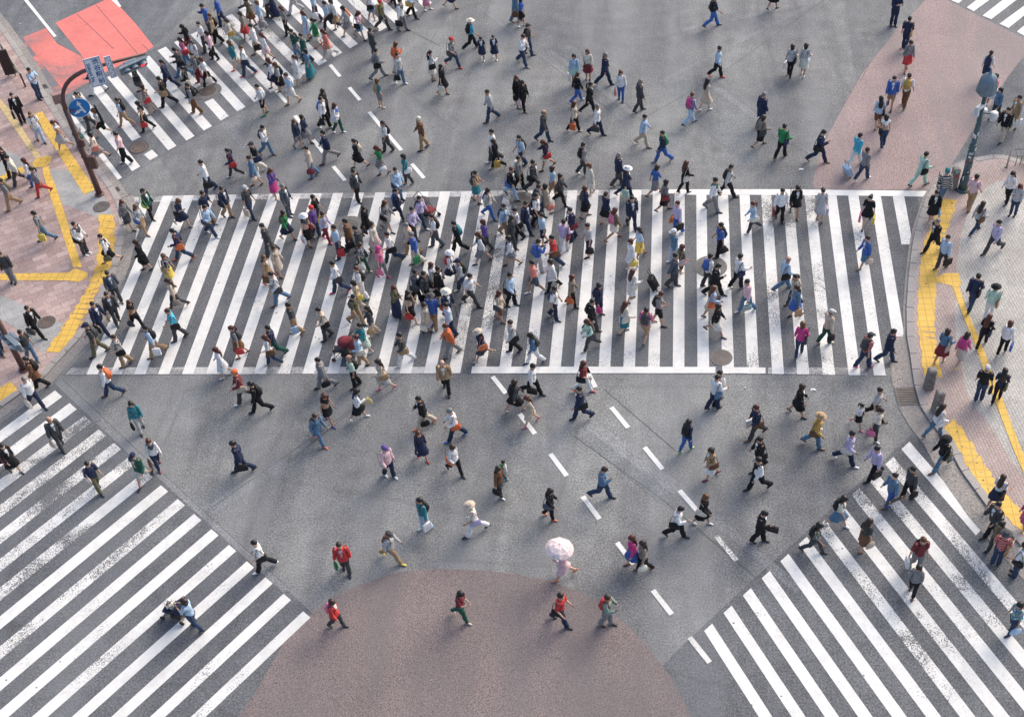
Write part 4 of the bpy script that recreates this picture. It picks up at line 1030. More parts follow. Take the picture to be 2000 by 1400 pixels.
dm_.xf(Mx2); dm_.build('glyph_row',mat('grey_blue_print',(.16,.22,.34),.5),p2)
# --- round blue sign
zr=solve_z(195,380,136,215)-.1; c=G(155,211.5,zr); rs_=empty('direction_sign',c); tag(rs_,'round blue sign with white straight and left arrows on the signal post','road sign')
tocam=Vector((CX-c.x,CY-c.y,0)).normalized(); xr=Vector((-tocam.y,tocam.x,0)); 
Mr=plate_frame(Vector((0,0,0)),xr)@Matrix.Rotation(R(0),4,'X')
rr_=.44
a=MB(); a.loft([((0,.0,0),EX*rr_,EZ*rr_),((0,.025,0),EX*rr_,EZ*rr_)],36); a.xf(Mr); a.build('disc',SIGNB2,rs_)
a=MB(); nn_=36
for k in range(nn_):
    u,v=2*PI*k/nn_,2*PI*(k+1)/nn_
    a.poly([(rr_*.955*math.cos(u),-.004,rr_*.955*math.sin(u)),(rr_*.955*math.cos(v),-.004,rr_*.955*math.sin(v)),(rr_*math.cos(v),-.004,rr_*math.sin(v)),(rr_*math.cos(u),-.004,rr_*math.sin(u))])
a.xf(Mr); a.build('rim',SIGNW,rs_)
a=MB()
def pz(pts): a.poly([(x*rr_,-.005,z*rr_) for x,z in pts])
pz([(.28,-.62),(.46,-.62),(.16,.36),(-.02,.36)]); pz([(-.14,.30),(.30,.36),(.02,.78)])
pz([(.30,-.36),(.24,-.16),(-.04,-.13),(-.16,-.22),(-.14,-.42),(-.02,-.32)]); pz([(-.28,-.16),(-.02,-.22),(-.10,-.46),(-.66,-.50)])
a.xf(Mr); a.build('arrow_mark',SIGNW,rs_)
a=MB(); bb=Vector((b.x-c.x,b.y-c.y,0)); a.tube([tuple((Mr@Vector((0,.06,0)))),tuple(bb)],.03,6); a.build('bracket',BROWN,rs_)
# --- second signal post at the left edge
b2=G(47,722,PAVE); z2=solve_z(47,722,0,640); 
o=empty('traffic_signal_post',b2); tag(o,'brown signal post at the left pavement edge with a grey traffic light','signal post')
m_=MB(); m_.tube([(0,0,0),(0,0,z2+.6)],[.115,.10],12); m_.build('post',BROWN,o,True)
m_=MB(); m_.loft([((0,0,0),EX*.19,EY*.19),((0,0,.06),EX*.19,EY*.19)],12); m_.build('base_plate',BROWN,o)
h2=G(22,668,z2*.62+.35); xd=(G(46,690,z2*.6)-G(0,648,z2*.6)); xd.z=0
sg=empty('traffic_light',h2); tag(sg,'slate grey traffic light with hooded lenses in front of the left pavement','traffic light')
signal_head(sg,plate_frame(Vector((0,0,0)),xd),False)
m_=MB(); m_.tube([(0,.12,.1),tuple(Vector((b2.x-h2.x,b2.y-h2.y,.1)))],.04,8); m_.build('bracket',BROWN,sg)
# --- lamp post at the right
b3=G(1880,370,PAVE); zl=solve_z(1880,370,1938,196); o=empty('street_lamp',b3); tag(o,'green sticker-covered lamp post with a bell lantern on the right pavement','street lamp')
m_=MB(); m_.tube([(0,0,0),(0,0,.5),(0,0,.52),(0,0,2.2),(0,0,2.22),(0,0,zl)],[.19,.18,.15,.135,.11,.08],14); m_.build('post',GREEN,o,True)
m_=MB(); m_.loft([((0,0,0),EX*.30,EY*.30),((0,0,.06),EX*.29,EY*.29),((0,0,.10),EX*.24,EY*.24)],16); m_.build('base_plate',GREEN,o)
for s in (-1,1):
    y_=MB(); y_.tube([(0,0,zl-.05),(s*.18,0,zl+.06),(s*.32,0,zl+.25),(s*.34,0,zl+.5)],.03,8); y_.build('yoke_arm',LAMPG,o,True)
prof=[(r*.80,z*.80) for r,z in [(.46,.30),(.47,.36),(.445,.50),(.42,.75),(.38,.98),(.28,1.15),(.13,1.24),(.07,1.27),(.06,1.36),(.03,1.40),(.05,1.44),(.02,1.52)]]
m_=MB(); m_.loft([((0,0,zl+z),EX*r,EY*r) for r,z in prof],24); lamp_bell=m_.build('bell_hood',LAMPG,o,True)
rb=MB()
for k in range(10):
    a=2*PI*k/10; rb.tube([(math.cos(a)*r*1.005,math.sin(a)*r*1.005,zl+z) for r,z in prof[1:7]],.010,4)
rb.build('seam_rib',LAMPG,lamp_bell)
m_=MB(); m_.loft([((0,0,zl+.12),EX*.12,EY*.12),((0,0,zl+.2),EX*.2,EY*.2),((0,0,zl+.32),EX*.22,EY*.22)],14); m_.v=[(x,y,zl+(z-zl)*.8) for x,y,z in m_.v]; m_.build('lamp_globe',mat('opal_globe',(.6,.57,.52),.3),o,True)
stk=[mat('sticker_%d'%i,c_,.5) for i,c_ in enumerate([(.75,.75,.75),(.6,.62,.6),(.03,.03,.03),(.55,.12,.12),(.12,.25,.3)])]
rnd=random.Random(5)
for k in range(85):
    m_=MB();
    zz=rnd.uniform(.55,3.3); a=rnd.uniform(-PI,PI); r0=np.interp(zz,[0,.5,.52,2.2,2.22,zl],[.19,.18,.152,.137,.112,.08])+.005; ww=rnd.uniform(.04,.13); hh=rnd.uniform(.05,.16); da=ww/r0/2; t_=rnd.uniform(-.02,.02)
    r0+=k*1e-5; m_.poly([(r0*math.cos(a-da),r0*math.sin(a-da),zz-hh/2+t_),(r0*math.cos(a),r0*math.sin(a),zz-hh/2),(r0*math.cos(a+da),r0*math.sin(a+da),zz-hh/2-t_),(r0*math.cos(a+da),r0*math.sin(a+da),zz+hh/2-t_),(r0*math.cos(a),r0*math.sin(a),zz+hh/2),(r0*math.cos(a-da),r0*math.sin(a-da),zz+hh/2+t_)],0); m_.build('sticker',stk[rnd.choice([0,0,0,1,2,2,3,4])],o)

# cameras on the lamp post
def cam_dome(px,py,lab):
    z=zl-.75; c=G(px,py,z); o=empty('security_camera',c); tag(o,lab,'security camera')
    a=MB(); a.loft([((0,0,.16),EX*.10,EY*.10),((0,0,.12),EX*.15,EY*.15),((0,0,-.12),EX*.15,EY*.15),((0,0,-.2),EX*.11,EY*.11)],14); a.build('housing',WHITE,o,True)
    a=MB(); a.loft([((0,0,-.19),EX*.11,EY*.11),((0,0,-.27),EX*.09,EY*.09),((0,0,-.31),EX*.03,EY*.03)],14); a.build('dome',mat('smoked_dome',(.35,.36,.38),.2),o,True)
    a=MB(); a.tube([(0,0,.1),(b3.x-c.x,b3.y-c.y,.1)],.035,6); a.build('bracket',GREEN,o)
cam_dome(1920,219,'white dome camera on the road side of the lamp post'); cam_dome(1941,226,'white dome camera on the pavement side of the lamp post')
c=G(1915,209,zl-.3); o=empty('security_camera',c); tag(o,'long white box camera on an arm high on the lamp post','security camera')
dv=Vector((b3.x-c.x,b3.y-c.y,0)); an=math.atan2(dv.y,dv.x)
a=MB(); a.box((0,0,0),(.52,.18,.16),rot=Matrix.Rotation(an,3,'Z'),bev=.03); a.build('housing',WHITE,o)
a=MB(); a.tube([(0,0,-.02),tuple(dv+Vector((0,0,-.02)))],.045,6); a.build('bracket',GREEN,o)
a=MB(); a.loft([((-.2*math.cos(an),-.2*math.sin(an),-.08),EX*.1,EY*.1),((-.2*math.cos(an),-.2*math.sin(an),-.28),EX*.12,EY*.12),((-.2*math.cos(an),-.2*math.sin(an),-.36),EX*.05,EY*.05)],12); a.build('dome',WHITE,o,True)
# thin pale pole beside it
b4=G(1966,327,PAVE); z4=solve_z(1966,327,2004,238); o=empty('thin_pole',b4); tag(o,'thin scuffed white pole standing at the right pavement kerb','pole')
a=MB(); a.tube([(0,0,0),(0,0,z4+2)],.04,8); a.build('shaft',worn_metal('scuffed_white',(.55,.54,.52),.5,.1,(.3,.28,.25),9),o,True)
a=MB(); a.loft([((0,0,0),EX*.09,EY*.09),((0,0,.02),EX*.09,EY*.09)],10); a.build('foot_plate',IRON,o)
# stone bollards
BST=speckle('bollard_stone',(.235,.21,.19),(.32,.3,.28),.6)
def bollard(bp,tp,lab,sticker=None,char=None):
    c=G(*bp,PAVE); h=solve_z(*bp,*tp); o=empty('bollard',c,R(8)); tag(o,lab,'bollard','stone bollards along the right kerb')
    a=MB(); a.box((0,0,h/2),(.30,.30,h),taper=(.92,.92),bev=.03); a.build('post',BST,o)
    a=MB(); a.box((0,0,h+.004),(.22,.22,.03),taper=(.7,.7)); a.build('cap',BST,o)
    if sticker:
        for col,z_ in sticker:
            q=MB(); q.box((0,-.149,h*z_),(.14,.006,.12),rot=Matrix.Rotation(-.01,3,'X')); q.build('sticker',mat('sticker_c',col,.5),o)
    if char:
        q=MB(); rn=random.Random(3)
        for k in range(6): q.box((rn.uniform(-.07,.07),-.150,h*.85-k*h*.12),(rn.uniform(.05,.12),.006,.03),rot=Matrix.Rotation(rn.uniform(-.5,.5),3,'Y'))
        q.build('carved_mark',mat('carving',(.06,.055,.05),.8),o)
bollard((1860,367),(1869,332),'stone bollard with red and green stickers beside the lamp post',[((.45,.05,.08),.7),((.25,.45,.40),.92)])
bollard((1813,757),(1823,724),'carved stone bollard at the end of the yellow tactile paving',None,True)
bollard((1828,802),(1840,768),'carved stone bollard beside the broken yellow tactile strip',None,True)
ch=MB(); A=G(1830,735,PAVE+.45); Bq=G(1842,768,PAVE+.55)
# dark board and rail at the top left
c=G(27,150,PAVE); o=empty('sign_board',c); tag(o,'dark brown upright board by the kerb at the top left','board')
a=MB(); a.box((-.1,0,.80),(.50,.14,1.30),rot=Matrix.Rotation(.35,3,'Z'),bev=.02); a.build('panel',worn_metal('dark_board',(.035,.02,.018),.6,.1,(.08,.06,.05),3),o)
a=MB()
for x in (-.28,.08): a.tube([(x,.05,0),(x,.05,.2)],.025,6)
a.build('foot',BLACK,o)
rl=empty('guard_rail',G(0,100,PAVE)); tag(rl,'low pale guard rail along the kerb at the top left','rail'); r0=rl.location.copy()
P=[G(*p,PAVE) for p in ((-40,30),(-12,72),(10,108),(32,142),(50,170))]
a=MB(); a.tube([tuple(p-r0+Vector((0,0,.72))) for p in P],.04,8); a.tube([tuple(p-r0+Vector((0,0,.36))) for p in P],.025,8); a.build('rail_tube',worn_metal('rail_paint',(.32,.30,.27),.5,.2,(.2,.17,.15),6),rl)
for p in P[1:]:
    q=MB(); q.tube([tuple(p-r0),tuple(p-r0+Vector((0,0,.74)))],.045,8); q.build('post',BROWN,rl)
# planter at the right edge
c=G(1998,318,PAVE); o=empty('planter_rack',c); tag(o,'low slatted rack with a bit of green at the right edge','rack')
a=MB()
for k in range(6): a.tube([(-.35+k*.18,-.2,.02),(-.35+k*.18,-.2,.5),(-.35+k*.18,.25,.5)],.015,5)
a.tube([(-.4,-.2,.5),(.7,-.2,.5)],.02,6); a.tube([(-.4,.25,.5),(.7,.25,.5)],.02,6); a.build('frame',IRON,o)
a=MB(); rn=random.Random(2)
for k in range(160):
    p=Vector((rn.gauss(.15,.16),rn.gauss(-.02,.1),rn.uniform(.05,.35))); d1=Vector((rn.uniform(-1,1),rn.uniform(-1,1),rn.uniform(-.3,1)))*.06; d2=Vector((rn.uniform(-1,1),rn.uniform(-1,1),0))*.03
    a.poly([tuple(p),tuple(p+d1*.5+d2),tuple(p+d1),tuple(p+d1*.5-d2)])
a.build('foliage',mat('leaf_green',(.05,.12,.04),.6),o)
# strollers
def stroller(px,py,hd,canopy,lab,open_=False):
    c=G(px,py,.014); p1=G(px+20*math.cos(R(hd)),py-20*math.sin(R(hd)),.014); yaw=math.atan2(p1.y-c.y,p1.x-c.x)-PI/2
    o=empty('stroller',c,yaw); tag(o,lab,'stroller','strollers pushed over the crossing')
    f=MB()
    for s in (-1,1):
        f.tube([(s*.22,.36,.12),(s*.23,-.05,.55),(s*.23,-.42,.98),(s*.20,-.50,1.02)],.014,6); f.tube([(s*.23,-.34,.12),(s*.23,.02,.55)],.014,6)
    f.tube([(-.22,.34,.14),(.22,.34,.14)],.012,6); f.tube([(-.23,-.34,.14),(.23,-.34,.14)],.012,6); f.tube([(-.20,-.50,1.02),(.20,-.50,1.02)],.018,6); f.build('frame',BLACK,o)
    s_=MB(); s_.loft([((0,.30,.42),EX*.19,EZ*.03),((0,-.02,.40),EX*.21,EZ*.05),((0,-.16,.48),EX*.21,EY*.05+EZ*.03),((0,-.24,.80),EX*.20,EY*.04)],10); s_.build('seat',cloth('nv' if open_ else 'mr' if canopy=='dg' else 'dg'),o,True)
    cp=MB(); n=9; vs=[]
    a0,a1=(35,185) if not open_ else (120,190)
    for i in range(8):
        a=R(a0+(a1-a0)*i/7)
        for j in range(n):
            b_=PI*j/(n-1); q=math.sin(b_)**.45 if 0<j<n-1 else .0
            rr=.34*(.35+.65*q); vs.append((.245*math.cos(b_),-.16+rr*math.cos(a),.60+rr*math.sin(a)))
    cp.add(vs,[(i*n+j,i*n+j+1,(i+1)*n+j+1,(i+1)*n+j) for i in range(7) for j in range(n-1)]); cp.build('canopy',cloth(canopy),o,True)
    bk=MB(); bk.box((0,-.12,.20),(.36,.36,.14),taper=(1.1,1.1),bev=.02); bk.build('basket',BLACK,o)
    for s in (-1,1):
        for y in (.36,-.34):
            q=MB(); q.loft([((s*.23-.02,y,.085),EY*.085,EZ*.085),((s*.23+.02,y,.085),EY*.085,EZ*.085)],14); q.build('wheel',mat('tyre_brown',(.10,.04,.03),.6) if canopy=='mr' else BLACK,o)
    return o
stroller(672,696,185,'mr','stroller with a maroon canopy pushed by the person in a teal top')
stroller(838,424,345,'dg','dark-hooded stroller with a dark red seat pushed on the back half of the crossing')
stroller(345,1203,165,'nv','black stroller with its hood folded back, a capped child inside',True)
# bits of litter and paper on the road
LIT=mat('litter_paper',(.75,.74,.72),.7)
for k,(x,y) in enumerate(((804,139),(1565,331),(1588,761),(1455,757),(1603,366),(40,47),(952,232),(951,48))):
    c=G(x,y,.014); rn=random.Random(k); a=MB(); s=.05 if k not in (1,2) else .10
    a.add([(-s,-s*.6,.0),(s,-s*.4,.012),(s*.7,s*.6,.004),(-s*.8,s*.5,.02),(0,0,.03)],[(0,1,4),(1,2,4),(2,3,4),(3,0,4)])
    q=a.build('paper_scrap',LIT,None,False,c); tag(q,'white paper scrap lying on the asphalt','litter','paper scraps on the road')
ZONES+=[('on left pavement',PLP),('on right pavement',PRP),('on upper left crossing',[(88,197),(310,92),(560,-40),(960,-40),(862,2),(640,128),(470,220),(228,358)]),
 ('on main crossing',[(125,735),(250,372),(1820,366),(1792,738)]),('on lower left crossing',[(90,735),(262,875),(620,1206),(620,1420),(-300,1420),(-300,800)]),
 ('on lower right crossing',[(1785,840),(1450,1150),(1180,1420),(2500,1420),(2000,1060)]),('on pink apron',[(1850,-30),(1808,0),(1686,140),(1588,357),(1591,372),(1820,374),(1884,280),(2000,110)])]

